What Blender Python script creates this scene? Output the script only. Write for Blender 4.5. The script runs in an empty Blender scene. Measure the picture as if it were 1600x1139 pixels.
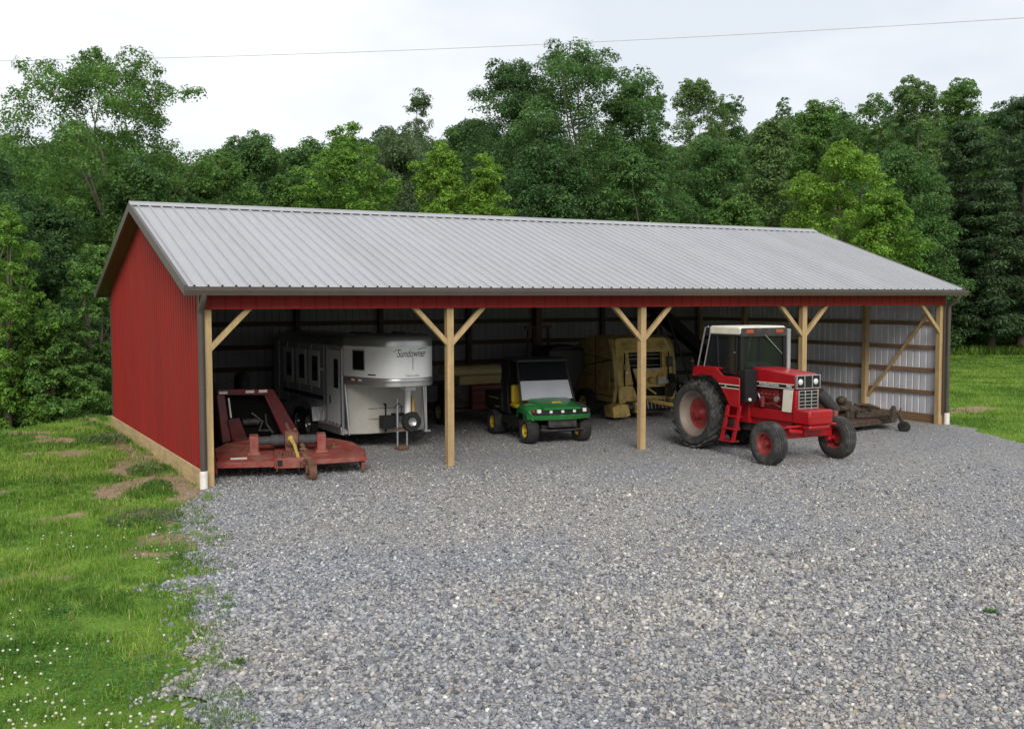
import bpy, math, random
import numpy as np
from mathutils import Matrix, Vector

# ------------------------------------------------------------------ camera
SC = bpy.context.scene
COL = SC.collection
CAM_POS = np.array([-4.4793, -20.0889, 3.5])
YAW, PITCH, ROLL = -0.5045, 0.0604, 0.0022
_c, _s = math.cos(YAW), math.sin(YAW)
RGT = Vector((_c, _s, 0)); FWD0 = Vector((-_s, _c, 0)); UPZ = Vector((0, 0, 1))
FWD = FWD0 * math.cos(PITCH) - UPZ * math.sin(PITCH)
UPV = UPZ * math.cos(PITCH) + FWD0 * math.sin(PITCH)
cr, sr = math.cos(ROLL), math.sin(ROLL)
cam = bpy.data.cameras.new('camera')
cam.sensor_width = 36.0
cam.lens = 1657.35 / 1600 * 36
cam.clip_end = 2000
cob = bpy.data.objects.new('camera', cam); COL.objects.link(cob)
cx_ = RGT * cr - UPV * sr
cy_ = UPV * cr + RGT * sr
m = Matrix((cx_, cy_, -FWD)).transposed().to_4x4()
m.translation = Vector(CAM_POS)
cob.matrix_world = m
SC.camera = cob
SC.view_settings.view_transform = 'Standard'
SC.view_settings.look = 'None'
SC.view_settings.exposure = 0.0
SC.view_settings.gamma = 1.0
SC.cycles.max_bounces = 6
SC.cycles.diffuse_bounces = 3
SC.cycles.transparent_max_bounces = 8

# ------------------------------------------------------------------ light
SUN_EL, SUN_AZ = math.radians(33), math.radians(203)     # azimuth clockwise from +Y
w = bpy.data.worlds.new('World'); SC.world = w; w.use_nodes = True
nt = w.node_tree; N = nt.nodes; L = nt.links; N.clear()
out = N.new('ShaderNodeOutputWorld'); bg = N.new('ShaderNodeBackground')
sky = N.new('ShaderNodeTexSky'); sky.sky_type = 'NISHITA'; sky.sun_disc = False
sky.sun_elevation = SUN_EL; sky.sun_rotation = SUN_AZ; sky.air_density = 1.0; sky.dust_density = 3.0
tc = N.new('ShaderNodeTexCoord')
mp = N.new('ShaderNodeMapping'); mp.inputs['Scale'].default_value = (1.0, 1.0, 2.6)
nz = N.new('ShaderNodeTexNoise'); nz.inputs['Scale'].default_value = 2.3; nz.inputs['Detail'].default_value = 6; nz.inputs['Roughness'].default_value = 0.5
rp = N.new('ShaderNodeValToRGB')
rp.color_ramp.elements[0].position = 0.36; rp.color_ramp.elements[0].color = (7.4, 7.9, 8.6, 1)
rp.color_ramp.elements[1].position = 0.60; rp.color_ramp.elements[1].color = (10.2, 10.3, 10.5, 1)
mx = N.new('ShaderNodeMix'); mx.data_type = 'RGBA'; mx.inputs['Factor'].default_value = 0.93
L.new(tc.outputs['Generated'], mp.inputs['Vector']); L.new(mp.outputs[0], nz.inputs['Vector'])
L.new(nz.outputs['Fac'], rp.inputs['Fac'])
# overcast sky: the cloud deck is thinner (brighter) to the north beyond the barn
sx = N.new('ShaderNodeSeparateXYZ'); L.new(tc.outputs['Generated'], sx.inputs[0])
mr = N.new('ShaderNodeMapRange'); mr.inputs['From Min'].default_value = -0.5; mr.inputs['From Max'].default_value = 0.6
mr.inputs['To Min'].default_value = 0.78; mr.inputs['To Max'].default_value = 1.0
L.new(sx.outputs['Y'], mr.inputs['Value'])
ml = N.new('ShaderNodeMix'); ml.data_type = 'RGBA'; ml.blend_type = 'MULTIPLY'; ml.inputs['Factor'].default_value = 1.0
L.new(rp.outputs['Color'], ml.inputs['A']); L.new(mr.outputs[0], ml.inputs['B'])
L.new(sky.outputs[0], mx.inputs['A']); L.new(ml.outputs['Result'], mx.inputs['B'])
L.new(mx.outputs['Result'], bg.inputs['Color']); bg.inputs['Strength'].default_value = 0.112
L.new(bg.outputs[0], out.inputs['Surface'])

sl = bpy.data.lights.new('sun', 'SUN'); sl.energy = 2.3; sl.angle = math.radians(24); sl.color = (1.0, 0.96, 0.9)
so = bpy.data.objects.new('sun', sl); COL.objects.link(so)
_d = Vector((math.sin(SUN_AZ) * math.cos(SUN_EL), math.cos(SUN_AZ) * math.cos(SUN_EL), math.sin(SUN_EL)))
so.rotation_euler = _d.to_track_quat('Z', 'Y').to_euler()
so.location = _d * 60

# ------------------------------------------------------------------ helpers
PI = math.pi
RNG = np.random.default_rng(7)


def tag(o, label=None, cat=None, group=None, kind=None):
    if label: o['label'] = label
    if cat: o['category'] = cat
    if group: o['group'] = group
    if kind: o['kind'] = kind
    return o


def thing(name, label, cat, loc=(0, 0, 0), rz=0.0, group=None):
    o = bpy.data.objects.new(name, None); COL.objects.link(o)
    o.empty_display_size = 0.2
    o.location = loc; o.rotation_euler = (0, 0, rz)
    return tag(o, label, cat, group)


class MB:
    def __init__(s): s.v = []; s.f = []; s.m = []

    def add(s, vs, fs, mi=0):
        b = len(s.v); s.v += [tuple(v) for v in vs]
        s.f += [tuple(b + i for i in f) for f in fs]; s.m += [mi] * len(fs); return s

    def box(s, x0, x1, y0, y1, z0, z1, mi=0):
        v = [(x0, y0, z0), (x1, y0, z0), (x1, y1, z0), (x0, y1, z0), (x0, y0, z1), (x1, y0, z1), (x1, y1, z1), (x0, y1, z1)]
        return s.add(v, [(0, 3, 2, 1), (4, 5, 6, 7), (0, 1, 5, 4), (1, 2, 6, 5), (2, 3, 7, 6), (3, 0, 4, 7)], mi)

    def bar(s, p0, p1, a, b, up=(0, 0, 1), mi=0):
        p0, p1 = Vector(p0), Vector(p1); d = (p1 - p0).normalized(); u = Vector(up)
        if abs(d.dot(u)) > .98: u = Vector((0, 1, 0))
        x = d.cross(u).normalized(); y = x.cross(d).normalized()
        v = []
        for p in (p0, p1):
            for i, j in ((-1, -1), (1, -1), (1, 1), (-1, 1)): v.append(p + x * (a / 2 * i) + y * (b / 2 * j))
        return s.add(v, [(0, 3, 2, 1), (4, 5, 6, 7), (0, 1, 5, 4), (1, 2, 6, 5), (2, 3, 7, 6), (3, 0, 4, 7)], mi)

    def tube(s, pts, r, n=8, mi=0, cap=True):
        pts = [Vector(p) for p in pts]; k = len(pts)
        rs = r if isinstance(r, (list, tuple)) else [r] * k
        v = []; f = []
        x = None
        for i, p in enumerate(pts):
            d = (pts[min(i + 1, k - 1)] - pts[max(i - 1, 0)]).normalized()
            if x is None:
                u = Vector((0, 0, 1)) if abs(d.z) < .9 else Vector((1, 0, 0))
                x = d.cross(u).normalized()
            else:
                x = (x - d * x.dot(d)).normalized()
            y = d.cross(x)
            for j in range(n):
                a = 2 * PI * j / n
                v.append(p + (x * math.cos(a) + y * math.sin(a)) * rs[i])
        for i in range(k - 1):
            for j in range(n):
                f.append((i * n + j, i * n + (j + 1) % n, (i + 1) * n + (j + 1) % n, (i + 1) * n + j))
        if cap:
            f.append(tuple(reversed(range(n)))); f.append(tuple((k - 1) * n + j for j in range(n)))
        return s.add(v, f, mi)

    def cyl(s, p0, p1, r0, r1=None, n=16, mi=0): return s.tube([p0, p1], [r0, r0 if r1 is None else r1], n, mi)

    def lathe(s, prof, c=(0, 0, 0), axis='x', n=40, mi=0, close=False):
        v = []; f = []; k = len(prof)
        for j in range(n):
            a = 2 * PI * j / n; ca, sa = math.cos(a), math.sin(a)
            for r, h in prof:
                p = {'x': (h, r * ca, r * sa), 'y': (r * ca, h, r * sa), 'z': (r * ca, r * sa, h)}[axis]
                v.append((c[0] + p[0], c[1] + p[1], c[2] + p[2]))
        kk = k if close else k - 1
        for j in range(n):
            for i in range(kk):
                i2 = (i + 1) % k; j2 = (j + 1) % n
                f.append((j * k + i, j2 * k + i, j2 * k + i2, j * k + i2))
        return s.add(v, f, mi)

    def prism(s, poly, plane, a, b, mi=0):
        n = len(poly)
        def P(u, w_, t):
            return {'yz': (t, u, w_), 'xz': (u, t, w_), 'xy': (u, w_, t)}[plane]
        v = [P(u, w_, a) for u, w_ in poly] + [P(u, w_, b) for u, w_ in poly]
        f = [tuple(range(n)), tuple(reversed(range(n, 2 * n)))] + [(i, n + i, n + (i + 1) % n, (i + 1) % n) for i in range(n)]
        return s.add(v, f, mi)

    def ball(s, c, r, sc=(1, 1, 1), n=12, mi=0):
        prof = [(math.sin(PI * i / 8) * 1.0, -math.cos(PI * i / 8)) for i in range(9)]
        b = len(s.v); s.lathe([(r * max(p, 1e-4), r * h) for p, h in prof], (0, 0, 0), 'z', n, mi)
        s.v[b:] = [(c[0] + x * sc[0], c[1] + y * sc[1], c[2] + z * sc[2]) for x, y, z in s.v[b:]]
        return s

    def mesh(s, name, mats, smooth=None):
        me = bpy.data.meshes.new(name); me.from_pydata(s.v, [], s.f)
        for mt in (mats if isinstance(mats, (list, tuple)) else [mats]): me.materials.append(mt)
        if max(s.m, default=0): me.polygons.foreach_set('material_index', s.m)
        import bmesh
        bm = bmesh.new(); bm.from_mesh(me); bmesh.ops.recalc_face_normals(bm, faces=bm.faces); bm.to_mesh(me); bm.free()
        if smooth:
            me.polygons.foreach_set('use_smooth', [True] * len(me.polygons))
            me.set_sharp_from_angle(angle=math.radians(smooth))
        me.update(); return me

    def build(s, name, mats, parent=None, bevel=0, smooth=None, label=None):
        o = bpy.data.objects.new(name, s.mesh(name, mats, smooth)); COL.objects.link(o)
        if parent: o.parent = parent
        if bevel:
            b = o.modifiers.new('bevel', 'BEVEL'); b.width = bevel; b.segments = 2; b.limit_method = 'ANGLE'; b.angle_limit = math.radians(35)
            o.data.polygons.foreach_set('use_smooth', [True] * len(o.data.polygons))
            o.data.set_sharp_from_angle(angle=math.radians(smooth or 40))
        if label: o['label'] = label
        return o


def dup(o, parent=None):
    c = o.copy(); COL.objects.link(c)
    if parent: c.parent = parent
    for ch in list(o.children): dup(ch, c)
    return c


# ---- materials
def pbr(name, col, rough=.5, metal=0.0, var=.18, scale=3.0, bump=0.0, bscale=40.0, dirt=None, dscale=2.0, stretch=(1, 1, 1), spec=.5, coat=0.0, dlo=.48, dhi=.68):
    mt = bpy.data.materials.new(name); mt.use_nodes = True
    nt = mt.node_tree; N = nt.nodes; L = nt.links; p = N['Principled BSDF']
    tc = N.new('ShaderNodeTexCoord'); mp = N.new('ShaderNodeMapping'); mp.inputs['Scale'].default_value = stretch
    L.new(tc.outputs['Object'], mp.inputs['Vector'])
    nz = N.new('ShaderNodeTexNoise'); nz.inputs['Scale'].default_value = scale; nz.inputs['Detail'].default_value = 6; nz.inputs['Roughness'].default_value = .6
    L.new(mp.outputs[0], nz.inputs['Vector'])
    r = N.new('ShaderNodeValToRGB')
    a = [max(0, c * (1 - var)) for c in col]; b = [min(1, c * (1 + var)) for c in col]
    r.color_ramp.elements[0].position = .3; r.color_ramp.elements[0].color = (*a, 1)
    r.color_ramp.elements[1].position = .7; r.color_ramp.elements[1].color = (*b, 1)
    L.new(nz.outputs['Fac'], r.inputs['Fac']); colout = r.outputs['Color']
    if dirt:
        nd = N.new('ShaderNodeTexNoise'); nd.inputs['Scale'].default_value = dscale; nd.inputs['Detail'].default_value = 8; nd.inputs['Roughness'].default_value = .68
        L.new(tc.outputs['Object'], nd.inputs['Vector'])
        rd = N.new('ShaderNodeValToRGB'); rd.color_ramp.elements[0].position = dlo; rd.color_ramp.elements[1].position = dhi
        rd.color_ramp.elements[1].color = (dirt[3],) * 3 + (1,); rd.color_ramp.elements[0].color = (0, 0, 0, 1)
        L.new(nd.outputs['Fac'], rd.inputs['Fac'])
        mxx = N.new('ShaderNodeMix'); mxx.data_type = 'RGBA'; L.new(rd.outputs['Color'], mxx.inputs['Factor'])
        L.new(colout, mxx.inputs['A']); mxx.inputs['B'].default_value = (*dirt[:3], 1); colout = mxx.outputs['Result']
    L.new(colout, p.inputs['Base Color'])
    rr = N.new('ShaderNodeMapRange'); rr.inputs['To Min'].default_value = max(.03, rough - .1); rr.inputs['To Max'].default_value = min(1, rough + .1)
    L.new(nz.outputs['Fac'], rr.inputs['Value']); L.new(rr.outputs[0], p.inputs['Roughness'])
    p.inputs['Metallic'].default_value = metal
    p.inputs['Specular IOR Level'].default_value = spec
    if coat: p.inputs['Coat Weight'].default_value = coat; p.inputs['Coat Roughness'].default_value = .12
    if bump:
        nb = N.new('ShaderNodeTexNoise'); nb.inputs['Scale'].default_value = bscale; nb.inputs['Detail'].default_value = 4
        L.new(mp.outputs[0], nb.inputs['Vector'])
        bp = N.new('ShaderNodeBump'); bp.inputs['Strength'].default_value = bump; bp.inputs['Distance'].default_value = .01
        L.new(nb.outputs['Fac'], bp.inputs['Height']); L.new(bp.outputs[0], p.inputs['Normal'])
    return mt


def glass(name, col=(.02, .025, .025), rough=.06, alpha=.75):
    mt = bpy.data.materials.new(name); mt.use_nodes = True
    nt = mt.node_tree; N = nt.nodes; L = nt.links; p = N['Principled BSDF']
    p.inputs['Base Color'].default_value = (*col, 1); p.inputs['Roughness'].default_value = rough
    nz = N.new('ShaderNodeTexNoise'); nz.inputs['Scale'].default_value = 3; nz.inputs['Detail'].default_value = 5
    mr = N.new('ShaderNodeMapRange'); mr.inputs['To Min'].default_value = alpha - .08; mr.inputs['To Max'].default_value = alpha + .08
    L.new(nz.outputs['Fac'], mr.inputs['Value']); L.new(mr.outputs[0], p.inputs['Alpha'])
    return mt


DUST = (.30, .26, .21)
M = dict(
    roof=pbr('roof_steel', (.385, .39, .41), .4, .0, .03, 1.2, .05, 3, stretch=(1, .3, 1), dirt=(.345, .345, .355, .3), dscale=.5),
    roof_under=pbr('roof_underside', (.16, .155, .15), .6, 0, .1),
    red_steel=pbr('red_steel', (.245, .011, .008), .6, 0, .07, 1.0, .1, 2.5, stretch=(1, 1, .4), dirt=(.21, .02, .015, .5), dscale=.9, spec=.28),
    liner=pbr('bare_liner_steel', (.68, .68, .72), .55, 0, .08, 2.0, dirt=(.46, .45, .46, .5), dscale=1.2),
    brown=pbr('brown_trim', (.085, .068, .058), .45, 0, .1),
    wood=pbr('treated_post', (.45, .315, .155), .8, 0, .24, 3.0, .35, 26, stretch=(3.4, 3.4, .28), dirt=(.34, .235, .11, .75), dscale=5),
    wood_h=pbr('treated_board', (.50, .36, .18), .8, 0, .22, 3.0, .35, 26, stretch=(3.2, .3, 3.2), dirt=(.34, .25, .13, .7), dscale=3),
    girt_shaded=pbr('shaded_girt', (.085, .062, .046), .85, 0, .2, 3.0, .3, 26, stretch=(.4, .4, 4)),  # darker copy of the girt colour, with the barn's inner shade painted in
    liner_shaded=pbr('shaded_liner_steel', (.27, .27, .29), .6, 0, .1, 2.0, dirt=(.2, .195, .19, .5), dscale=1.2),  # same liner steel, its colour darkened to paint in the deep interior shade
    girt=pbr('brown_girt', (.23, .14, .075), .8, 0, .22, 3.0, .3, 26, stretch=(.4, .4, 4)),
    white_pvc=pbr('white_pvc', (.74, .72, .66), .5, 0, .06, 3, dirt=(.45, .38, .28, .6), dscale=8),
    white=pbr('white_paint', (.83, .835, .85), .35, 0, .03, 2, dirt=(.62, .61, .58, .5), dscale=2),
    cream=pbr('cream_paint', (.72, .68, .56), .4, 0, .05, 2, dirt=(.5, .45, .36, .6), dscale=3),
    alu=pbr('aluminium', (.55, .55, .56), .34, .75, .08, 3, dirt=(.35, .33, .31, .6), dscale=3),
    alu_wall=pbr('aluminium_side', (.42, .425, .45), .4, .1, .06, 2, dirt=(.30, .29, .29, .5), dscale=2),
    dusty=pbr('dusty_white', (.47, .455, .41), .6, 0, .08, 3, dirt=(.42, .38, .30, .7), dscale=4),
    black=pbr('black_paint', (.016, .016, .017), .6, 0, .2, 5, spec=.25),
    dark=pbr('dark_steel', (.045, .043, .042), .55, .2, .3, 6, .2, 60, dirt=(.12, .09, .07, .6), dscale=6),
    rubber=pbr('tyre_rubber', (.026, .026, .027), .85, 0, .25, 7, .3, 90, dirt=(.07, .064, .055, .6), dscale=5, spec=.25),
    rubber_dusty=pbr('dusty_rubber', (.042, .042, .042), .88, 0, .25, 7, .3, 90, dirt=(.135, .125, .11, .75), dscale=4, spec=.25),
    tan_rim=pbr('dusty_rim', (.21, .175, .145), .6, .1, .15, 6, dirt=(.22, .15, .11, .8), dscale=7),
    tred=pbr('tractor_red', (.36, .0045, .010), .36, 0, .08, 3, dirt=(.25, .030, .026, .45), dscale=5, coat=.15, dlo=.5),
    tred_dusty=pbr('dusty_red', (.27, .016, .017), .5, 0, .12, 5, dirt=(.24, .085, .065, .7), dscale=7, dlo=.42),
    engine=pbr('engine_red', (.20, .012, .013), .55, 0, .4, 9, .4, 40, dirt=(.05, .03, .025, .9), dscale=9, dlo=.42),
    amber=pbr('amber_lens', (.36, .065, .02), .25, 0, .1),
    redlens=pbr('red_lens', (.45, .02, .02), .25, 0, .1),
    lens=pbr('lamp_lens', (.78, .78, .74), .12, .1, .1, 20),
    jgreen=pbr('green_plastic', (.018, .16, .035), .3, 0, .08, 3, coat=.3, dirt=(.03, .15, .05, .5), dscale=3),
    yellow=pbr('yellow_plastic', (.66, .48, .02), .4, 0, .06, 4, dirt=(.45, .34, .08, .6), dscale=6),
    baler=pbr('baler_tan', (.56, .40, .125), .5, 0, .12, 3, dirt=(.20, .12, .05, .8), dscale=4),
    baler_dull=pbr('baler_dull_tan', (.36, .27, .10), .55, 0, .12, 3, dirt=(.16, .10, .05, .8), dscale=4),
    mred=pbr('weathered_red', (.25, .036, .028), .6, 0, .2, 3, .2, 30, dirt=(.28, .165, .12, .85), dscale=2.4, dlo=.42, dhi=.7),
    ired=pbr('implement_red', (.14, .009, .010), .45, 0, .12, 4, dirt=(.035, .016, .014, .85), dscale=5, dlo=.42),
    rust=pbr('rusty_iron', (.16, .075, .045), .85, 0, .35, 9, .5, 50, dirt=(.08, .045, .032, .8), dscale=8),
    mud=pbr('muddy_iron', (.055, .040, .030), .9, 0, .35, 9, .5, 50, dirt=(.10, .075, .05, .8), dscale=9),
    pitch=pbr('black_rubber_sheet', (.007, .007, .007), .85, 0, .2, 5, spec=.1),
    shield=pbr('pto_shield', (.05, .05, .053), .7, 0, .2, 8, spec=.3, dirt=(.10, .085, .07, .6), dscale=9),
    oldyellow=pbr('faded_yellow', (.50, .34, .08), .6, 0, .2, 8, dirt=(.22, .13, .06, .8), dscale=14),
    seedtan=pbr('faded_tan', (.40, .33, .15), .6, 0, .1, 3, dirt=(.26, .2, .1, .6), dscale=3),
    vinyl=pbr('dusty_vinyl', (.34, .35, .385), .4, 0, .10, 2, .9, 3),
    ink=pbr('ink', (.03, .035, .07), .5, 0, .05),
    sticker=pbr('white_sticker', (.72, .70, .66), .5, 0, .05),
    glass=glass('tinted_glass', alpha=.5), glass_dark=glass('dark_window', (.01, .011, .013), .08, .94),
)


def panelize(mt, axis, width, amt, off=0.0):
    """each steel sheet a slightly different tone, with faint streaks down its length"""
    nt = mt.node_tree; N = nt.nodes; L = nt.links; p = N['Principled BSDF']
    src = p.inputs['Base Color'].links[0].from_socket
    tc = N.new('ShaderNodeTexCoord'); sp = N.new('ShaderNodeSeparateXYZ'); L.new(tc.outputs['Object'], sp.inputs[0])
    a = N.new('ShaderNodeMath'); a.operation = 'MULTIPLY_ADD'; a.inputs[1].default_value = 1 / width; a.inputs[2].default_value = off; L.new(sp.outputs[axis], a.inputs[0])
    f = N.new('ShaderNodeMath'); f.operation = 'FLOOR'; L.new(a.outputs[0], f.inputs[0])
    wn = N.new('ShaderNodeTexWhiteNoise'); wn.noise_dimensions = '1D'; L.new(f.outputs[0], wn.inputs['W'])
    mp = N.new('ShaderNodeMapping'); sc = [1.2, 1.2, 1.2]; sc['XYZ'.index(axis)] = 9.0; mp.inputs['Scale'].default_value = sc; L.new(tc.outputs['Object'], mp.inputs['Vector'])
    nz = N.new('ShaderNodeTexNoise'); nz.inputs['Scale'].default_value = 1.0; nz.inputs['Detail'].default_value = 5; L.new(mp.outputs[0], nz.inputs['Vector'])
    m1 = N.new('ShaderNodeMapRange'); m1.inputs['To Min'].default_value = 1 - amt; m1.inputs['To Max'].default_value = 1 + amt; L.new(wn.outputs['Value'], m1.inputs['Value'])
    m2 = N.new('ShaderNodeMapRange'); m2.inputs['From Min'].default_value = .3; m2.inputs['From Max'].default_value = .7; m2.inputs['To Min'].default_value = 1 - 1.6 * amt; m2.inputs['To Max'].default_value = 1 + 1.2 * amt; L.new(nz.outputs['Fac'], m2.inputs['Value'])
    k = N.new('ShaderNodeMath'); k.operation = 'MULTIPLY'; L.new(m1.outputs[0], k.inputs[0]); L.new(m2.outputs[0], k.inputs[1])
    mx = N.new('ShaderNodeMix'); mx.data_type = 'RGBA'; mx.blend_type = 'MULTIPLY'; mx.inputs['Factor'].default_value = 1
    L.new(src, mx.inputs['A']); L.new(k.outputs[0], mx.inputs['B']); L.new(mx.outputs['Result'], p.inputs['Base Color'])


panelize(M['roof'], 'X', .914, .035, .13)
panelize(M['red_steel'], 'Y', .914, .05)
panelize(M['liner'], 'Y', .914, .04)


def text_mesh(body, size, mat, parent, name, loc, rot, shear=0.0, extrude=.001, fit=None):
    c = bpy.data.curves.new(name, 'FONT'); c.body = body; c.size = size; c.shear = shear; c.extrude = extrude
    c.align_x = 'CENTER'; c.align_y = 'CENTER'
    o = bpy.data.objects.new(name + '_curve', c); COL.objects.link(o)
    bpy.context.view_layer.update()
    me = bpy.data.meshes.new_from_object(o.evaluated_get(bpy.context.evaluated_depsgraph_get()))
    bpy.data.objects.remove(o); bpy.data.curves.remove(c)
    me.name = name; me.materials.clear(); me.materials.append(mat)
    t = bpy.data.objects.new(name, me); COL.objects.link(t)
    if parent: t.parent = parent
    t.location = loc; t.rotation_euler = rot
    if fit:
        xs = [v.co.x for v in me.vertices]; k = fit / (max(xs) - min(xs))
        for v in me.vertices: v.co.x *= k
    return t


def ribbed(mb, u0, u1, step, rib_h, rib_w, mapf, mi=0, off=0.0, ends=None, minor=False):
    """sheet with raised ribs; mapf(u, t, h) -> point, t in 0..1 along the rib; ends(u)->(t0,t1)"""
    us = [(u0, 0)]
    u = u0 + off
    while u < u1 - rib_w * .6:
        if u - rib_w / 2 > u0:
            us += [(u - rib_w / 2, 0), (u - rib_w * .22, rib_h), (u + rib_w * .22, rib_h), (u + rib_w / 2, 0)]
        u += step
    us.append((u1, 0))
    v = []
    for uu, h in us:
        v += [mapf(uu, 0, h), mapf(uu, 1, h)]
    f = [(2 * i, 2 * i + 2, 2 * i + 3, 2 * i + 1) for i in range(len(us) - 1)]
    return mb.add(v, f, mi)
# ------------------------------------------------------------------ the barn
BL, BW = 20.40, 10.80
SLOPE = .3367
def roof_z(y): return 3.755 + SLOPE * (min(y, BW - y) + .35)
RIDGE = roof_z(BW / 2)
barn = thing('pole_barn', 'long red open-fronted pole barn with grey ribbed metal roof', 'barn')
XA, XB = -.354, BL + .354
mb = MB(); ribbed(mb, XA + .05, XB - .05, .254, .036, .05, lambda u, t, h: (u, -.37 + t * (BW / 2 - .02 + .37), roof_z(-.37 + t * (BW / 2 - .02 + .37)) + .012 + h), off=.12)
mb.build('roof', M['roof'], barn)
mb = MB(); ribbed(mb, XA + .05, XB - .05, .254, .036, .05, lambda u, t, h: (u, BW + .37 - t * (BW / 2 - .02 + .37), roof_z(-.37 + t * (BW / 2 - .02 + .37)) + .012 + h), off=.12)
mb.build('roof', M['roof'], barn)
# underside decking
mb = MB()
mb.prism([(-.34, roof_z(-.34) - .03), (BW / 2, RIDGE - .03), (BW + .34, roof_z(-.34) - .03), (BW + .34, roof_z(-.34) + .0), (BW / 2, RIDGE + .0), (-.34, roof_z(-.34) + .0)], 'yz', XA + .03, XB - .03)
mb.build('roof_lining', M['roof_under'], barn)
# ridge cap with closure strip
mb = MB()
for s in (-1, 1):
    y0 = BW / 2; y1 = BW / 2 + s * .2
    mb.prism([(y0, RIDGE + .062), (y1, RIDGE - .2 * SLOPE + .056), (y1, RIDGE - .2 * SLOPE + .042), (y0, RIDGE + .046)], 'yz', XA, XB)
mb.tube([(XA, BW / 2, RIDGE + .06), (XB, BW / 2, RIDGE + .06)], .022, 8)
cap = mb.build('ridge_cap', M['roof'], barn)
mb = MB()
for s in (-1, 1):
    y1 = BW / 2 + s * .17
    mb.box(XA + .2, XB - .2, y1 - .006, y1 + .006, RIDGE - .17 * SLOPE + .014, RIDGE - .17 * SLOPE + .046)
mb.build('closure_strip', M['black'], cap)
# rake trims
for x0, x1 in ((XA - .012, XA + .05), (XB - .05, XB + .012)):
    for s in (0, 1):
        pts = [(-.38, 0), (BW / 2 + (.0), 0)]
        ys = [-.38, BW / 2]
        P = []
        for y in ys: P.append((y, roof_z(y) + .045))
        for y in reversed(ys): P.append((y, roof_z(y) - .15))
        if s: P = [(BW - y, z) for y, z in P]
        mb = MB(); mb.prism(P, 'yz', x0, x1); mb.build('rake_trim', M['brown'], barn)
# rake and eave soffits
mb = MB()
for xa, xb in ((XA + .052, -.012), (BL + .012, XB - .052)):
    for s in (0, 1):
        P = [(-.33, roof_z(-.33) - .10), (BW / 2, RIDGE - .10), (BW / 2, RIDGE - .085), (-.33, roof_z(-.33) - .085)]
        if s: P = [(BW - y, z) for y, z in P]
        mb.prism(P, 'yz', xa, xb)
mb.box(.0, BL, -.33, -.03, 3.665, 3.68); mb.box(.0, BL, BW + .03, BW + .33, 3.665, 3.68)
mb.build('soffit', pbr('soffit_brown', (.10, .055, .045), .5), barn)
# gutters with a fascia behind
for s in (0, 1):
    P = [(-.34, 3.60), (-.34, 3.74), (-.36, 3.745), (-.36, 3.615), (-.45, 3.615), (-.475, 3.70), (-.475, 3.745), (-.49, 3.745), (-.49, 3.69), (-.46, 3.60)]
    if s: P = [(BW - y, z) for y, z in P]
    mb = MB(); mb.prism(P, 'yz', XA - .02, XB + .02)
    g = mb.build('gutter', M['brown'], barn)
# header over the open front
mb = MB(); ribbed(mb, .03, BL - .03, .29, .014, .035, lambda u, t, h: (u, -.055 - h, 3.345 + t * .325), off=.14)
mb.box(.03, BL - .03, -.050, -.02, 3.34, 3.672)
mb.build('header_panel', M['red_steel'], barn)
mb = MB(); mb.box(.06, BL - .06, -.018, .010, 3.36, 3.66); mb.build('header_beam', M['wood_h'], barn)
# outer walls with ribs, inner liner
def gable(x, sgn, name, mt, h0, inset=0):
    mb = MB()
    ribbed(mb, inset, BW - inset, .229 if mt is M['red_steel'] else .229, .02, .06,
           lambda u, t, h: (x + sgn * h, u, h0 + t * (roof_z(u) - .11 - h0)), off=.11)
    return mb.build(name, mt, barn)
gable(-.012, -1, 'gable_wall', M['red_steel'], .30)
gable(BL + .012, 1, 'gable_wall', M['red_steel'], .30)
gable(.0, -1, 'wall_liner', M['liner_shaded'], .05, .01)
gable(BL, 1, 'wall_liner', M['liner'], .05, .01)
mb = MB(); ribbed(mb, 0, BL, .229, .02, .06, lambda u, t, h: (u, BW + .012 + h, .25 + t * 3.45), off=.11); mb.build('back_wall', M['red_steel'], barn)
mb = MB(); ribbed(mb, 0, BL, .229, .02, .06, lambda u, t, h: (u, BW + h, .05 + t * 3.6), off=.11); mb.build('wall_liner', M['liner_shaded'], barn)
# corner trims
for x, sgn in ((0, -1), (BL, 1)):
    for y, ys in ((0, -1), (BW, 1)):
        mb = MB(); xx = x + sgn * .036
        mb.box(min(xx, xx - sgn * .012), max(xx, xx - sgn * .012), min(y + ys * .04, y - ys * .05), max(y + ys * .04, y - ys * .05), .3, 3.62)
        mb.box(min(xx - sgn * .012, x + sgn * .0 - sgn * .06), max(xx - sgn * .012, x - sgn * .06), min(y + ys * .04, y + ys * .028), max(y + ys * .04, y + ys * .028), .3, 3.62)
        mb.build('corner_trim', M['brown'], barn)
# splash boards
for nm, b in (('splash_board', (-.075, -.037, -.03, BW + .03, -.2, .34)), ('splash_board', (BL + .037, BL + .075, -.03, BW + .03, -.2, .34)),
              ('splash_board', (.0, BL, BW + .037, BW + .075, -.2, .30))):
    mb = MB(); mb.box(*b); mb.build(nm, M['wood_h'], barn, bevel=.006)
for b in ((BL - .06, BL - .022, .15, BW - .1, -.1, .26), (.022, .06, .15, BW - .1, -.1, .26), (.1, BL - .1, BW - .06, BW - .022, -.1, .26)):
    mb = MB(); mb.box(*b); mb.build('splash_board', M['girt' if b[0] > 10 else 'girt_shaded'], barn, bevel=.006)
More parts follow.
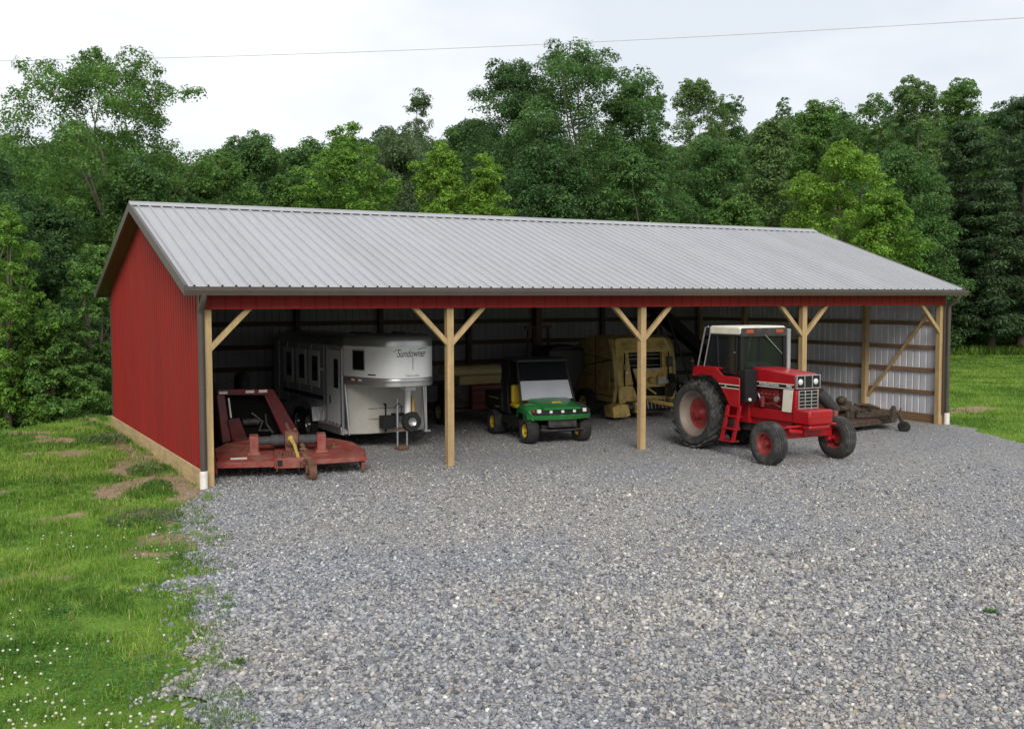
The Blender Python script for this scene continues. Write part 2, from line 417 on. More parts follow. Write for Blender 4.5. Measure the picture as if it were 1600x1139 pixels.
# downspouts, drain stubs
for x, b in ((-.03, -.06), (BL + .05, .02)):
    mb = MB()
    mb.tube([(x, -.42, 3.64), (x, -.42, 3.56), (x, -.34, 3.46), (x, -.13, 3.34), (x, -.105, 3.24), (x, -.105, .30)], .055, 10)
    mb.build('downspout', M['brown'], barn, smooth=50)
    mb = MB(); mb.tube([(x + .005, -.105, .33), (x + .005, -.105, .315), (x + .005, -.105, -.1)], [.068, .075, .075], 16); mb.build('drain_pipe', M['white_pvc'], barn, smooth=50)
# posts and knee braces
PX = [.125, 5.15, 10.12, 15.17, 20.32]
for i, x in enumerate(PX):
    h = .075
    mb = MB(); mb.box(x - h, x + h, 0.012, .16, -.3, 3.62); mb.build('post', M['wood'], barn, bevel=.006)
    for s in (-1, 1):
        if (i == 0 and s < 0) or (i == 4 and s > 0): continue
        mb = MB(); mb.bar((x + s * (h - .045), .075, 2.58), (x + s * .86, .075, 3.42), .10, .10, (0, 1, 0))
        mb.build('knee_brace', M['wood'], barn, bevel=.006)
for x in (2.6, 5.2, 7.85, 10.9, 13.4, 16.1, 18.3):
    mb = MB(); mb.box(x - .075, x + .075, BW - .21, BW - .062, -.2, 3.6); mb.build('wall_post', M['girt_shaded'], barn, bevel=.006)
for y in (2.7, 5.4, 8.1, 10.5):
    for x0 in (.062, BL - .21):
        mb = MB(); mb.box(x0, x0 + .148, y - .075, y + .075, -.2, roof_z(y) - .2); mb.build('wall_post', M['wood'], barn, bevel=.006)
for z in (.86, 1.50, 2.14, 2.82):
    mb = MB(); mb.box(BL - .06, BL - .022, .17, BW - .1, z - .058, z + .058); mb.build('girt', M['girt'], barn, bevel=.004)
    mb = MB(); mb.box(.022, .06, .17, BW - .1, z - .058, z + .058); mb.build('girt', M['girt'], barn, bevel=.004)
    mb = MB(); mb.box(.08, BL - .08, BW - .06, BW - .022, z - .07, z + .07); mb.build('girt', M['girt_shaded'], barn, bevel=.004)
mb = MB(); mb.bar((BL - .085, 2.62, .62), (BL - .085, .42, 3.15), .045, .14, (1, 0, 0)); mb.build('wall_brace', M['wood'], barn, bevel=.005)
mb = MB(); mb.bar((.085, 2.62, .62), (.085, .42, 3.15), .045, .14, (1, 0, 0)); mb.build('wall_brace', M['wood'], barn, bevel=.005)
for x in (2.6, 5.15, 7.65, 10.12, 12.7, 15.17, 17.8):
    mb = MB(); mb.box(x - .02, x + .02, .13, BW - .22, 3.62, 3.76)
    for s in (0, 1):
        P = [(.13, roof_z(.13) - .26), (BW / 2, RIDGE - .26), (BW / 2, RIDGE - .12), (.13, roof_z(.13) - .12)]
        if s: P = [(BW - y, z) for y, z in P]
        mb.prism(P, 'yz', x - .021, x + .021)
    for y in (2.7, 5.4, 8.1): mb.box(x - .018, x + .018, y - .045, y + .045, 3.75, roof_z(y) - .25)
    mb.build('truss', M['girt'], barn)
# ------------------------------------------------------------------ ground
def _hash(ix, iy, seed):
    h = (ix.astype(np.int64) * 374761393 + iy.astype(np.int64) * 668265263 + seed * 974634539) & 0xffffffff
    h = ((h ^ (h >> 13)) * 1274126177) & 0xffffffff
    return ((h ^ (h >> 16)) & 0xffff) / 65535.0


def vnoise(x, y, scale, seed=0, oct=3):
    x = np.asarray(x, float); y = np.asarray(y, float); t = 0; amp = 1; tot = 0
    for o in range(oct):
        X, Y = x / scale, y / scale; ix, iy = np.floor(X), np.floor(Y); fx, fy = X - ix, Y - iy
        fx = fx * fx * (3 - 2 * fx); fy = fy * fy * (3 - 2 * fy)
        a = _hash(ix, iy, seed + o); b = _hash(ix + 1, iy, seed + o); c = _hash(ix, iy + 1, seed + o); d = _hash(ix + 1, iy + 1, seed + o)
        t = t + amp * ((a * (1 - fx) + b * fx) * (1 - fy) + (c * (1 - fx) + d * fx) * fy); tot += amp
        amp *= .5; scale /= 2.03
    return t / tot


def sstep(a, b, x):
    t = np.clip((x - a) / (b - a), 0, 1); return t * t * (3 - 2 * t)


EL_Y = np.array([-40, -20, -14, -11.5, -10.4, -9.7, -8.7, -7.6, -6.8, -6.4, -4.8, -2.6, -1.6, -.7, -.35, 0.2])
EL_X = np.array([-8, -4.4, -3.1, -2.55, -2.65, -2.25, -2.05, -1.7, -1.95, -1.6, -1.2, -1.15, -.75, -.35, -.08, .05])
ER_Y = np.array([-40, -12, -3.8, -1.9, -.9, -.3, .2])
ER_X = np.array([15, 16.6, 18.7, 19.7, 20.3, 20.62, 20.4])


def edge_l(y, detail=True):
    e = np.interp(y, EL_Y, EL_X)
    if detail:
        e = e + np.where(np.asarray(y) < -.4, (vnoise(y, 0 * np.asarray(y), .45, 3, 3) - .5) * .5, 0)
    return e


def edge_r(y):
    return np.interp(y, ER_Y, ER_X) + np.where(np.asarray(y) < -.5, (vnoise(y, 0 * np.asarray(y), .6, 5, 3) - .5) * .5, 0)


def in_gravel(x, y):
    inside = (y > -.35) & (y < BW) & (x > .02) & (x < BL)
    return inside | ((y <= -.35) & (x > edge_l(y)) & (x < edge_r(y)))


def terrain(x, y):
    x = np.asarray(x, float); y = np.asarray(y, float)
    z = (vnoise(x, y, 3.2, 11, 3) - .5) * .20 + (vnoise(x, y, .7, 12, 2) - .5) * .075
    far = sstep(15, 50, np.hypot(x - 8, y))
    z = z * (1 - .3 * far) + far * (vnoise(x, y, 22, 13, 2) - .5) * .5
    side = sstep(2.0, -1.0, x) * sstep(-2, 10, y)
    z = z + .16 * side
    d = y - (x + 12.4)
    wl = 1 - sstep(6, 26, x)
    z = z - wl * 3.4 * sstep(0, 13, d) - wl * .10 * np.clip(d, 0, 4)
    # level along the barn walls
    near = np.clip(1 - np.maximum(np.maximum(-x, x - BL), np.maximum(-y, y - BW)) / .8, 0, 1)
    z = z * (1 - near) + near * np.where(x < 1, np.clip(y, 0, 20) * .012 + .02, .03)
    return z


def grid(xs, ys):
    X, Y = np.meshgrid(xs, ys); return X.ravel(), Y.ravel(), len(xs), len(ys)


def np_mesh(name, co, quads, mats, attrs=None, tri=False, smooth=False):
    k = 3 if tri else 4
    me = bpy.data.meshes.new(name); co = np.ascontiguousarray(co, np.float32); q = np.ascontiguousarray(quads, np.int32)
    me.vertices.add(len(co)); me.vertices.foreach_set('co', co.ravel())
    me.loops.add(q.size); me.loops.foreach_set('vertex_index', q.ravel())
    me.polygons.add(len(q)); me.polygons.foreach_set('loop_start', np.arange(0, q.size, k, dtype=np.int32))
    for mt in (mats if isinstance(mats, (list, tuple)) else [mats]): me.materials.append(mt)
    if smooth: me.polygons.foreach_set('use_smooth', np.ones(len(q), bool))
    for an, arr in (attrs or {}).items():
        arr = np.asarray(arr, np.float32)
        if arr.ndim == 1:
            a = me.attributes.new(an, 'FLOAT', 'POINT'); a.data.foreach_set('value', arr)
        else:
            a = me.attributes.new(an, 'FLOAT_COLOR', 'POINT')
            if arr.shape[1] == 3: arr = np.concatenate([arr, np.ones((len(arr), 1), np.float32)], 1)
            a.data.foreach_set('color', arr.ravel())
    me.update(calc_edges=True); return me


def link(name, me, parent=None):
    o = bpy.data.objects.new(name, me); COL.objects.link(o)
    if parent: o.parent = parent
    return o


def dirt_mask(x, y):
    """0 grass .. 1 bare earth"""
    n = vnoise(x, y, .85, 21, 4); n2 = vnoise(x, y, .35, 22, 2)
    left = sstep(-7.5, -3.0, y) * sstep(-5.2, -1.0, x) * (x < 2)
    nr = np.interp(y, EL_Y, EL_X) - x
    edge = np.where(y < -.4, sstep(.7, .05, nr), 0) * .35
    m = sstep(.62, .84, n + .10 * left + .06 * (n2 - .5) + edge * .3)
    m = m * (.12 + .88 * sstep(-7.2, -4.6, y))
    # worn strip below the wall and bald spot by the corner
    m = np.maximum(m, sstep(.5, .9, 1 - np.hypot((x + .35) / .62, (y + .15) / 1.5) + .35 * n2))
    m = np.maximum(m, .8 * sstep(.2, .75, 1 - np.abs(x + .42) / .4 + .75 * (n - .55)) * (y > 0) * (y < 9))
    right = sstep(.5, .9, 1.25 - np.hypot(((x - 24.6) * .97 + (y - 2.3) * .22) / 2.6, (-(x - 24.6) * .22 + (y - 2.3) * .97) / .75) + .7 * (n2 - .5)) * (x > 20)
    return np.clip(np.maximum(m * (x < 4), right), 0, 1)


def ground_mat():
    mt = bpy.data.materials.new('meadow'); mt.use_nodes = True
    nt = mt.node_tree; N = nt.nodes; L = nt.links; p = N['Principled BSDF']; p.inputs['Roughness'].default_value = .95; p.inputs['Specular IOR Level'].default_value = .15
    tc = N.new('ShaderNodeTexCoord'); at = N.new('ShaderNodeAttribute'); at.attribute_name = 'dirt'
    def noise(sc, det=6, ro=.6):
        n = N.new('ShaderNodeTexNoise'); n.inputs['Scale'].default_value = sc; n.inputs['Detail'].default_value = det; n.inputs['Roughness'].default_value = ro
        L.new(tc.outputs['Object'], n.inputs['Vector']); return n
    def ramp(src, stops):
        r = N.new('ShaderNodeValToRGB'); e = r.color_ramp.elements
        while len(e) < len(stops): e.new(.5)
        for i, (ps, c) in enumerate(stops): e[i].position = ps; e[i].color = (*c, 1)
        L.new(src, r.inputs['Fac']); return r
    g1 = ramp(noise(1.1, 8, .7).outputs['Fac'], [(.30, (.09, .18, .024)), (.48, (.15, .27, .036)), (.62, (.21, .33, .05)), (.75, (.28, .32, .09))])
    g2 = ramp(noise(38, 4, .7).outputs['Fac'], [(.3, (.25, .25, .25)), (.7, (.85, .85, .85))])
    mg = N.new('ShaderNodeMix'); mg.data_type = 'RGBA'; mg.blend_type = 'OVERLAY'; mg.inputs['Factor'].default_value = .55
    L.new(g1.outputs[0], mg.inputs['A']); L.new(g2.outputs[0], mg.inputs['B'])
    dt = ramp(noise(7, 8, .7).outputs['Fac'], [(.3, (.27, .18, .11)), (.55, (.40, .29, .19)), (.7, (.50, .38, .27))])
    nd = noise(5, 6, .7); ad = N.new('ShaderNodeMath'); ad.operation = 'MULTIPLY_ADD'; ad.inputs[1].default_value = .7
    L.new(nd.outputs['Fac'], ad.inputs[0]); sb = N.new('ShaderNodeMath'); sb.operation = 'SUBTRACT'; L.new(at.outputs['Fac'], sb.inputs[0]); sb.inputs[1].default_value = .35
    L.new(sb.outputs[0], ad.inputs[2])
    rr = ramp(ad.outputs[0], [(.35, (0, 0, 0)), (.55, (1, 1, 1))])
    mx = N.new('ShaderNodeMix'); mx.data_type = 'RGBA'; L.new(rr.outputs[0], mx.inputs['Factor']); L.new(mg.outputs['Result'], mx.inputs['A']); L.new(dt.outputs[0], mx.inputs['B'])
    L.new(mx.outputs['Result'], p.inputs['Base Color'])
    b = N.new('ShaderNodeBump'); b.inputs['Strength'].default_value = .9; b.inputs['Distance'].default_value = .06
    L.new(noise(14, 6, .75).outputs['Fac'], b.inputs['Height']); L.new(b.outputs[0], p.inputs['Normal'])
    return mt


xs = np.unique(np.concatenate([np.linspace(-300, -24, 24), np.arange(-24, -7, 1.0), np.arange(-7, 1.01, .14), np.arange(1, 21, 1.0), np.arange(20, 34, .3), np.arange(34, 80, 1.2), np.linspace(80, 360, 24)]))
ys = np.unique(np.concatenate([np.linspace(-120, -26, 14), np.arange(-26, -12.5, .8), np.arange(-12.5, 14, .14), np.arange(14, 44, .7), np.linspace(44, 420, 40)]))
X, Y, nx, ny = grid(xs, ys)
Z = terrain(X, Y)
# sink under the gravel sheet
el = np.interp(Y, EL_Y, EL_X); er = np.interp(Y, ER_Y, ER_X)
ins = np.where(Y < .2, np.minimum(X - el, er - X), np.minimum(np.minimum(X - .0, BL - X), BW - Y))
k = sstep(-.05, .9, ins)
lift = np.where(Y < .2, sstep(.8, -.3, np.abs(ins)) * 0, 0)
Z = Z * (1 - sstep(-.9, .15, ins)) + (-.09) * k
ii = (np.arange(ny - 1)[:, None] * nx + np.arange(nx - 1)[None]).ravel()
gm = np_mesh('ground', np.stack([X, Y, Z], 1), np.stack([ii, ii + 1, ii + nx + 1, ii + nx], 1), ground_mat(), {'dirt': dirt_mask(X, Y)}, smooth=True)
tag(link('ground', gm), kind='structure')
GX, GY, GZ = xs, ys, Z.reshape(ny, nx)


def gz(x, y):
    """height of the ground mesh"""
    x = np.asarray(x, float); y = np.asarray(y, float)
    i = np.clip(np.searchsorted(GX, x) - 1, 0, nx - 2); j = np.clip(np.searchsorted(GY, y) - 1, 0, ny - 2)
    fx = (x - GX[i]) / (GX[i + 1] - GX[i]); fy = (y - GY[j]) / (GY[j + 1] - GY[j])
    return (GZ[j, i] * (1 - fx) + GZ[j, i + 1] * fx) * (1 - fy) + (GZ[j + 1, i] * (1 - fx) + GZ[j + 1, i + 1] * fx) * fy


# ---- gravel sheet
def gravel_z(x, y): return .008 + (vnoise(x, y, 2.6, 31, 2) - .5) * .05 * sstep(.0, -2.0, np.asarray(y, float))


def gravel_mat():
    mt = bpy.data.materials.new('crushed_stone'); mt.use_nodes = True
    nt = mt.node_tree; N = nt.nodes; L = nt.links; p = N['Principled BSDF']; p.inputs['Roughness'].default_value = .9; p.inputs['Specular IOR Level'].default_value = .25
    tc = N.new('ShaderNodeTexCoord')
    nw = N.new('ShaderNodeTexNoise'); nw.inputs['Scale'].default_value = 22; L.new(tc.outputs['Object'], nw.inputs['Vector'])
    va = N.new('ShaderNodeVectorMath'); va.operation = 'MULTIPLY_ADD'; va.inputs[1].default_value = (.02, .02, 0); L.new(nw.outputs['Color'], va.inputs[0]); L.new(tc.outputs['Object'], va.inputs[2])
    def vor(sc):
        v = N.new('ShaderNodeTexVoronoi'); v.inputs['Scale'].default_value = sc; v.inputs['Randomness'].default_value = 1; L.new(va.outputs[0], v.inputs['Vector']); return v
    v1 = vor(26); v2 = vor(55)
    def ramp(src, stops):
        r = N.new('ShaderNodeValToRGB'); e = r.color_ramp.elements
        while len(e) < len(stops): e.new(.5)
        for i, (ps, c) in enumerate(stops): e[i].position = ps; e[i].color = (*c, 1)
        L.new(src, r.inputs['Fac']); return r
    stops = [(.0, (.11, .114, .124)), (.2, (.21, .214, .226)), (.5, (.30, .30, .304)), (.8, (.38, .374, .365)), (.95, (.47, .455, .43)), (1.0, (.56, .54, .50))]
    sp = N.new('ShaderNodeSeparateColor'); L.new(v1.outputs['Color'], sp.inputs[0])
    sp2 = N.new('ShaderNodeSeparateColor'); L.new(v2.outputs['Color'], sp2.inputs[0])
    c1 = ramp(sp.outputs[0], stops); c2 = ramp(sp2.outputs[0], stops)
    mx = N.new('ShaderNodeMix'); mx.data_type = 'RGBA'; mx.inputs['Factor'].default_value = .45; L.new(c1.outputs[0], mx.inputs['A']); L.new(c2.outputs[0], mx.inputs['B'])
    nb = N.new('ShaderNodeTexNoise'); nb.inputs['Scale'].default_value = .42; nb.inputs['Detail'].default_value = 5; L.new(tc.outputs['Object'], nb.inputs['Vector'])
    big = ramp(nb.outputs['Fac'], [(.35, (1.04, 1.06, 1.10)), (.52, (1.13, 1.13, 1.13)), (.68, (1.23, 1.20, 1.15))])
    ml = N.new('ShaderNodeMix'); ml.data_type = 'RGBA'; ml.blend_type = 'MULTIPLY'; ml.inputs['Factor'].default_value = 1; L.new(mx.outputs['Result'], ml.inputs['A']); L.new(big.outputs[0], ml.inputs['B'])
    L.new(ml.outputs['Result'], p.inputs['Base Color'])
    hm = N.new('ShaderNodeMath'); hm.operation = 'MULTIPLY_ADD'; hm.inputs[1].default_value = -1.0; L.new(v1.outputs['Distance'], hm.inputs[0])
    h2 = N.new('ShaderNodeMath'); h2.operation = 'MULTIPLY'; h2.inputs[1].default_value = -.6; L.new(v2.outputs['Distance'], h2.inputs[0]); L.new(h2.outputs[0], hm.inputs[2])
    b = N.new('ShaderNodeBump'); b.inputs['Strength'].default_value = 1.0; b.inputs['Distance'].default_value = .03
    L.new(hm.outputs[0], b.inputs['Height']); L.new(b.outputs[0], p.inputs['Normal'])
    return mt


rows = np.concatenate([np.arange(-30, -13, .4), np.arange(-13, 0.25, .07), np.arange(.3, BW - .01, .6), [BW - .02]])
nc = 60
a = np.where(rows < .2, edge_l(rows), .03); b = np.where(rows < .2, edge_r(rows), BL - .03)
tt = np.linspace(0, 1, nc)
GXX = (a[:, None] * (1 - tt) + b[:, None] * tt).ravel(); GYY = np.repeat(rows, nc)
gzz = gravel_z(GXX, GYY)
ii = (np.arange(len(rows) - 1)[:, None] * nc + np.arange(nc - 1)[None]).ravel()
me = np_mesh('gravel_yard', np.stack([GXX, GYY, gzz], 1), np.stack([ii, ii + 1, ii + nc + 1, ii + nc], 1), gravel_mat(), smooth=True)
tag(link('gravel_yard', me), kind='structure')

# ---- loose crushed stones lying on it
CP = CAM_POS
FW2 = np.array([-_s, _c]); RG2 = np.array([_c, _s])


def scatter(n, dmin, dmax, rng, margin=.74):
    """random spots in the wedge the photograph looks at, even per square metre"""
    d = np.sqrt(rng.random(n) * (dmax ** 2 - dmin ** 2) + dmin ** 2)
    lat = (rng.random(n) * 2 - 1) * margin * d
    p = CP[:2] + d[:, None] * FW2 + lat[:, None] * RG2
    return p[:, 0], p[:, 1], d


def vcol_mat(name, rough=.85, translucent=0.0, spec=.25, bump=0):
    mt = bpy.data.materials.new(name); mt.use_nodes = True
    nt = mt.node_tree; N = nt.nodes; L = nt.links; p = N['Principled BSDF']
    p.inputs['Roughness'].default_value = rough; p.inputs['Specular IOR Level'].default_value = spec
    at = N.new('ShaderNodeAttribute'); at.attribute_name = 'tint'; L.new(at.outputs['Color'], p.inputs['Base Color'])
    if bump:
        nz = N.new('ShaderNodeTexNoise'); nz.inputs['Scale'].default_value = 90; bp = N.new('ShaderNodeBump'); bp.inputs['Strength'].default_value = bump; bp.inputs['Distance'].default_value = .004
        L.new(nz.outputs['Fac'], bp.inputs['Height']); L.new(bp.outputs[0], p.inputs['Normal'])
    if translucent:
        tr = N.new('ShaderNodeBsdfTranslucent'); L.new(at.outputs['Color'], tr.inputs['Color'])
        ms = N.new('ShaderNodeMixShader'); ms.inputs['Fac'].default_value = translucent
        L.new(p.outputs[0], ms.inputs[1]); L.new(tr.outputs[0], ms.inputs[2]); L.new(ms.outputs[0], N['Material Output'].inputs['Surface'])
    return mt


def rot_mats(n, rng):
    q = rng.normal(size=(n, 4)); q /= np.linalg.norm(q, axis=1)[:, None]; w_, x, y, z = q.T
    return np.stack([np.stack([1 - 2 * (y * y + z * z), 2 * (x * y - z * w_), 2 * (x * z + y * w_)], 1),
                     np.stack([2 * (x * y + z * w_), 1 - 2 * (x * x + z * z), 2 * (y * z - x * w_)], 1),
                     np.stack([2 * (x * z - y * w_), 2 * (y * z + x * w_), 1 - 2 * (x * x + y * y)], 1)], 1)


def stones(n, dmin, dmax, rlo, rhi, rng, lod, fade):
    x, y, d = scatter(n, dmin, dmax, rng)
    ok = in_gravel(x, y) & (y < 7)
    ex = (y < -.5) & ~ok & (x > edge_l(y) - .5 * rng.random(n) ** 2) & (x < edge_r(y) + .3 * rng.random(n) ** 2)
    ok |= ex & (rng.random(n) < .5)
    ok &= rng.random(n) < np.clip((fade[1] - d) / (fade[1] - fade[0]), 0, 1) * np.clip((d - fade[2]) / 3.0 + .001, 0, 1)
    x, y = x[ok], y[ok]; n = len(x)
    if lod:
        base = np.array([(1, 0, 0), (-1, 0, 0), (0, 1, 0), (0, -1, 0), (0, 0, 1), (0, 0, -1)], float)
        fc = np.array([(0, 2, 4), (2, 1, 4), (1, 3, 4), (3, 0, 4), (2, 0, 5), (1, 2, 5), (3, 1, 5), (0, 3, 5)])
    else:
        g_ = (1 + 5 ** .5) / 2
        base = np.array([(-1, g_, 0), (1, g_, 0), (-1, -g_, 0), (1, -g_, 0), (0, -1, g_), (0, 1, g_), (0, -1, -g_), (0, 1, -g_), (g_, 0, -1), (g_, 0, 1), (-g_, 0, -1), (-g_, 0, 1)]) / 1.9
        fc = np.array([(0, 11, 5), (0, 5, 1), (0, 1, 7), (0, 7, 10), (0, 10, 11), (1, 5, 9), (5, 11, 4), (11, 10, 2), (10, 7, 6), (7, 1, 8), (3, 9, 4), (3, 4, 2), (3, 2, 6), (3, 6, 8), (3, 8, 9), (4, 9, 5), (2, 4, 11), (6, 2, 10), (8, 6, 7), (9, 8, 1)])
    kb = len(base)
    r = rlo + (rhi - rlo) * rng.random(n) ** 1.8
    v = base[None] * (1 + .85 * (rng.random((n, kb, 1)) - .5))
    v = v * (np.stack([.85 + .5 * rng.random(n), .7 + .4 * rng.random(n), .45 + .35 * rng.random(n)], 1)[:, None])
    v = np.einsum('nij,nkj->nki', rot_mats(n, rng), v) * np.array([1, 1, .8]) * (r * (1 + .35 * (vnoise(x, y, 1.6, 43, 2) - .5)))[:, None, None]
    gz_ = np.where(in_gravel(x, y), gravel_z(x, y), gz(x, y))
    v += np.stack([x, y, gz_ + r * (.1 + .35 * rng.random(n))], 1)[:, None]
    base_c = np.array([(.11, .113, .125), (.185, .188, .203), (.268, .268, .277), (.34, .337, .332), (.41, .395, .365), (.52, .505, .47), (.66, .64, .59), (.33, .29, .245)])
    ci = rng.choice(len(base_c), n, p=[.09, .20, .29, .22, .115, .036, .005, .044])
    c = base_c[ci] * (.86 + .28 * rng.random((n, 1)))
    big = vnoise(x, y, 2.4, 41, 3)[:, None]
    c = c * (1 + (big - .5) * np.array([.26, .14, -.08])) * 1.12
    c = np.repeat(c, kb, 0)
    f = (fc[None] + (np.arange(n) * kb)[:, None, None]).reshape(-1, 3)
    return v.reshape(-1, 3), f, c


rs = np.random.default_rng(5)
pv, pf, pc = [], [], []; off = 0
for a in ((112000, 6.5, 15, (.012), .038, rs, False, (11.5, 15, 4)), (138000, 10.5, 23, .011, .031, rs, False, (16, 23, 11)), (107000, 16, 34, .011, .027, rs, True, (20, 34, 16))):
    v, f, c = stones(*a); pv.append(v); pf.append(f + off); pc.append(c); off += len(v)
tag(link('loose_gravel', np_mesh('loose_gravel', np.concatenate(pv), np.concatenate(pf), vcol_mat('stone', .85), {'tint': np.concatenate(pc)}, tri=True)),
    'loose blue-grey crushed stones covering the yard in front of the barn', 'gravel', kind='stuff')


# ---- grass
def blades(x, y, h, wd, rng, lean=.5, col=None):
    n = len(x); z = gz(x, y) - .01
    a = rng.random(n) * 2 * PI; u = np.stack([np.cos(a), np.sin(a), 0 * a], 1)
    b = rng.random(n) * 2 * PI; l = np.stack([np.cos(b), np.sin(b), 0 * b], 1) * (h * lean * rng.random(n))[:, None]
    p = np.stack([x, y, z], 1); up = np.array([0, 0, 1.])
    v = np.stack([p - u * wd[:, None] / 2, p + u * wd[:, None] / 2,
                  p + l * .35 + up * (h * .6)[:, None] + u * wd[:, None] * .4, p + l * .35 + up * (h * .6)[:, None] - u * wd[:, None] * .4,
                  p + l + up * (h * (.92 - .3 * lean))[:, None] + u * wd[:, None] * .06, p + l + up * (h * (.92 - .3 * lean))[:, None] - u * wd[:, None] * .06], 1)
    f = np.array([(0, 1, 2, 3), (3, 2, 4, 5)])[None] + (np.arange(n) * 6)[:, None, None]
    return v.reshape(-1, 3), f.reshape(-1, 4), np.repeat(col, 6, 0)


def grass_cols(x, y, rng):
    n = len(x)
    base = np.array([(.095, .205, .026), (.15, .29, .035), (.215, .36, .048), (.29, .42, .075), (.42, .37, .17)])
    t = np.clip(vnoise(x, y, 1.4, 51, 3) + .28 * (rng.random(n) - .5), 0, 1)
    idx = np.clip(((t - .28) * 7).astype(int), 0, 3)
    dry = rng.random(n) < .05 + .10 * dirt_mask(x, y)
    idx = np.where(dry, 4, idx)
    return base[idx] * (.75 + .5 * rng.random((n, 1)))


rg = np.random.default_rng(9)
gv, gf, gc = [], [], []; off = 0
def add_g(t):
    global off
    v, f, c = t; gv.append(v); gf.append(f + off); gc.append(c); off += len(v)
# bank left of the barn and yard
n = 520000
x = -8 + 8.2 * rg.random(n); y = -12.5 + 27.5 * rg.random(n)
dcam = np.hypot(x - CP[0], y - CP[1])
keep = ~in_gravel(x, y) & (x < -.08) & (y < x + 15.0) & (x > -4.9 - .02 * (y + 11) - .0 * y) & (x + 4.48 > -.12 * (y + 20.1) + 0)
keep &= rg.random(n) > .93 * dirt_mask(x, y)
dens = np.clip(9.5 / dcam, .25, 1) * (.45 + .8 * vnoise(x, y, .5, 61, 2))
keep &= rg.random(n) < dens
ed = np.where(y < -.4, np.interp(y, EL_Y, EL_X) - x, 1)
keep &= rg.random(n) < .22 + .78 * sstep(-.15, .5, ed)
x, y, dc = x[keep], y[keep], dcam[keep]
h = (.03 + .20 * sstep(.32, .85, .45 * vnoise(x, y, .9, 62, 3) + .55 * vnoise(x, y, .26, 63, 2))) * (.55 + .8 * rg.random(len(x))) * np.where(y > 4, 1.15, 1.0)
add_g(blades(x, y, h, (.004 + .0035 * rg.random(len(x))) * np.clip(dc / 9, 1, 2.4), rg, .75, grass_cols(x, y, rg)))
# taller tufts
n = 900
x = -5 + 5 * rg.random(n); y = -12 + 25 * rg.random(n)
ok = ~in_gravel(x, y) & (x < -.15) & (y < x + 13.2) & (dirt_mask(x, y) < .4)
x, y = x[ok], y[ok]
x = np.repeat(x, 26) + rg.normal(size=len(x) * 26) * .06; y = np.repeat(y, 26) + rg.normal(size=len(y) * 26) * .06
ok = ~in_gravel(x, y) & (x < -.1); x, y = x[ok], y[ok]
add_g(blades(x, y, .08 + .12 * rg.random(len(x)), .006 + .004 * rg.random(len(x)), rg, .9, grass_cols(x, y, rg) * 1.1))
# sprigs creeping over the stone edge
n = 160
y = -12.3 + 11.5 * rg.random(n); x = edge_l(y) + .45 * rg.random(n) ** 1.6
x = np.repeat(x, 22) + rg.normal(size=n * 22) * .05; y = np.repeat(y, 22) + rg.normal(size=n * 22) * .05
v, f, c = blades(x, y, .05 + .07 * rg.random(len(x)), .005 + .003 * rg.random(len(x)), rg, .9, grass_cols(x, y, rg)); v[:, 2] = v[:, 2] + np.repeat(np.where(in_gravel(x, y), gravel_z(x, y) + .01 - gz(x, y) , 0), 6)
add_g((v, f, c))
# field right of the barn
n = 150000
dd = np.sqrt(rg.random(n) * (72 ** 2 - 24 ** 2) + 24 ** 2); lat = dd * (.40 + .2 * rg.random(n))
x = CP[0] + dd * FW2[0] + lat * RG2[0]; y = CP[1] + dd * FW2[1] + lat * RG2[1]
keep = ~in_gravel(x, y) & ((x > BL + .15) | (y < -.2)) & (rg.random(n) > .95 * dirt_mask(x, y)); x, y, dd = x[keep], y[keep], dd[keep]
add_g(blades(x, y, (.06 + .10 * vnoise(x, y, 1.8, 71, 3)) * (.6 + .8 * rg.random(len(x))) * np.clip(dd / 35, .8, 1.7), (.010 + .008 * rg.random(len(x))) * dd / 32, rg, .8, grass_cols(x, y, rg) * 1.0))
GRASS_MAT = vcol_mat('grass_blade', .6, .35, .3)
tag(link('grass', np_mesh('grass', np.concatenate(gv), np.concatenate(gf), GRASS_MAT, {'tint': np.concatenate(gc)})), 'short mixed green grass on the bank and in the field', 'grass', kind='stuff')
# tall grass in front of the pines
n = 22000
dd = 66 + 8 * rg.random(n); lat = dd * (.38 + .22 * rg.random(n))
x = CP[0] + dd * FW2[0] + lat * RG2[0]; y = CP[1] + dd * FW2[1] + lat * RG2[1]
v, f, c = blades(x, y, .25 + 1.0 * rg.random(n) * vnoise(x, y, 3, 81, 2), .035 + .03 * rg.random(n), rg, .6, grass_cols(x, y, rg) * .9)
tag(link('tall_grass', np_mesh('tall_grass', v, f, GRASS_MAT, {'tint': c})), 'uncut tall grass along the foot of the dark pines', 'grass', kind='stuff')

# ---- clover: leaves and white flower heads
n = 60000
x = -5 + 4.9 * rg.random(n); y = -12.4 + 10.5 * rg.random(n)
ok = ~in_gravel(x, y) & (rg.random(n) < sstep(.45, .62, vnoise(x, y, 1.1, 91, 3)) * sstep(-2.5, -6, y)) & (x < edge_l(y) - .1)
x, y = x[ok], y[ok]; n = len(x); z = gz(x, y) + .03 + .05 * rg.random(n)
a = rg.random(n) * 2 * PI; r = .009 + .009 * rg.random(n)
ang = a[:, None] + np.arange(4) * PI / 2
v = np.stack([x[:, None] + np.cos(ang) * r[:, None], y[:, None] + np.sin(ang) * r[:, None], z[:, None] + (rg.random((n, 4)) - .5) * r[:, None]], 2)
c = np.array([(.075, .21, .034)]) * (.7 + .9 * rg.random((n, 1)))
tag(link('clover_leaves', np_mesh('clover_leaves', v.reshape(-1, 3), np.arange(n * 4).reshape(-1, 4), GRASS_MAT, {'tint': np.repeat(c, 4, 0)})), 'dark green clover leaves mixed into the near grass', 'clover', kind='stuff')
n = 2600
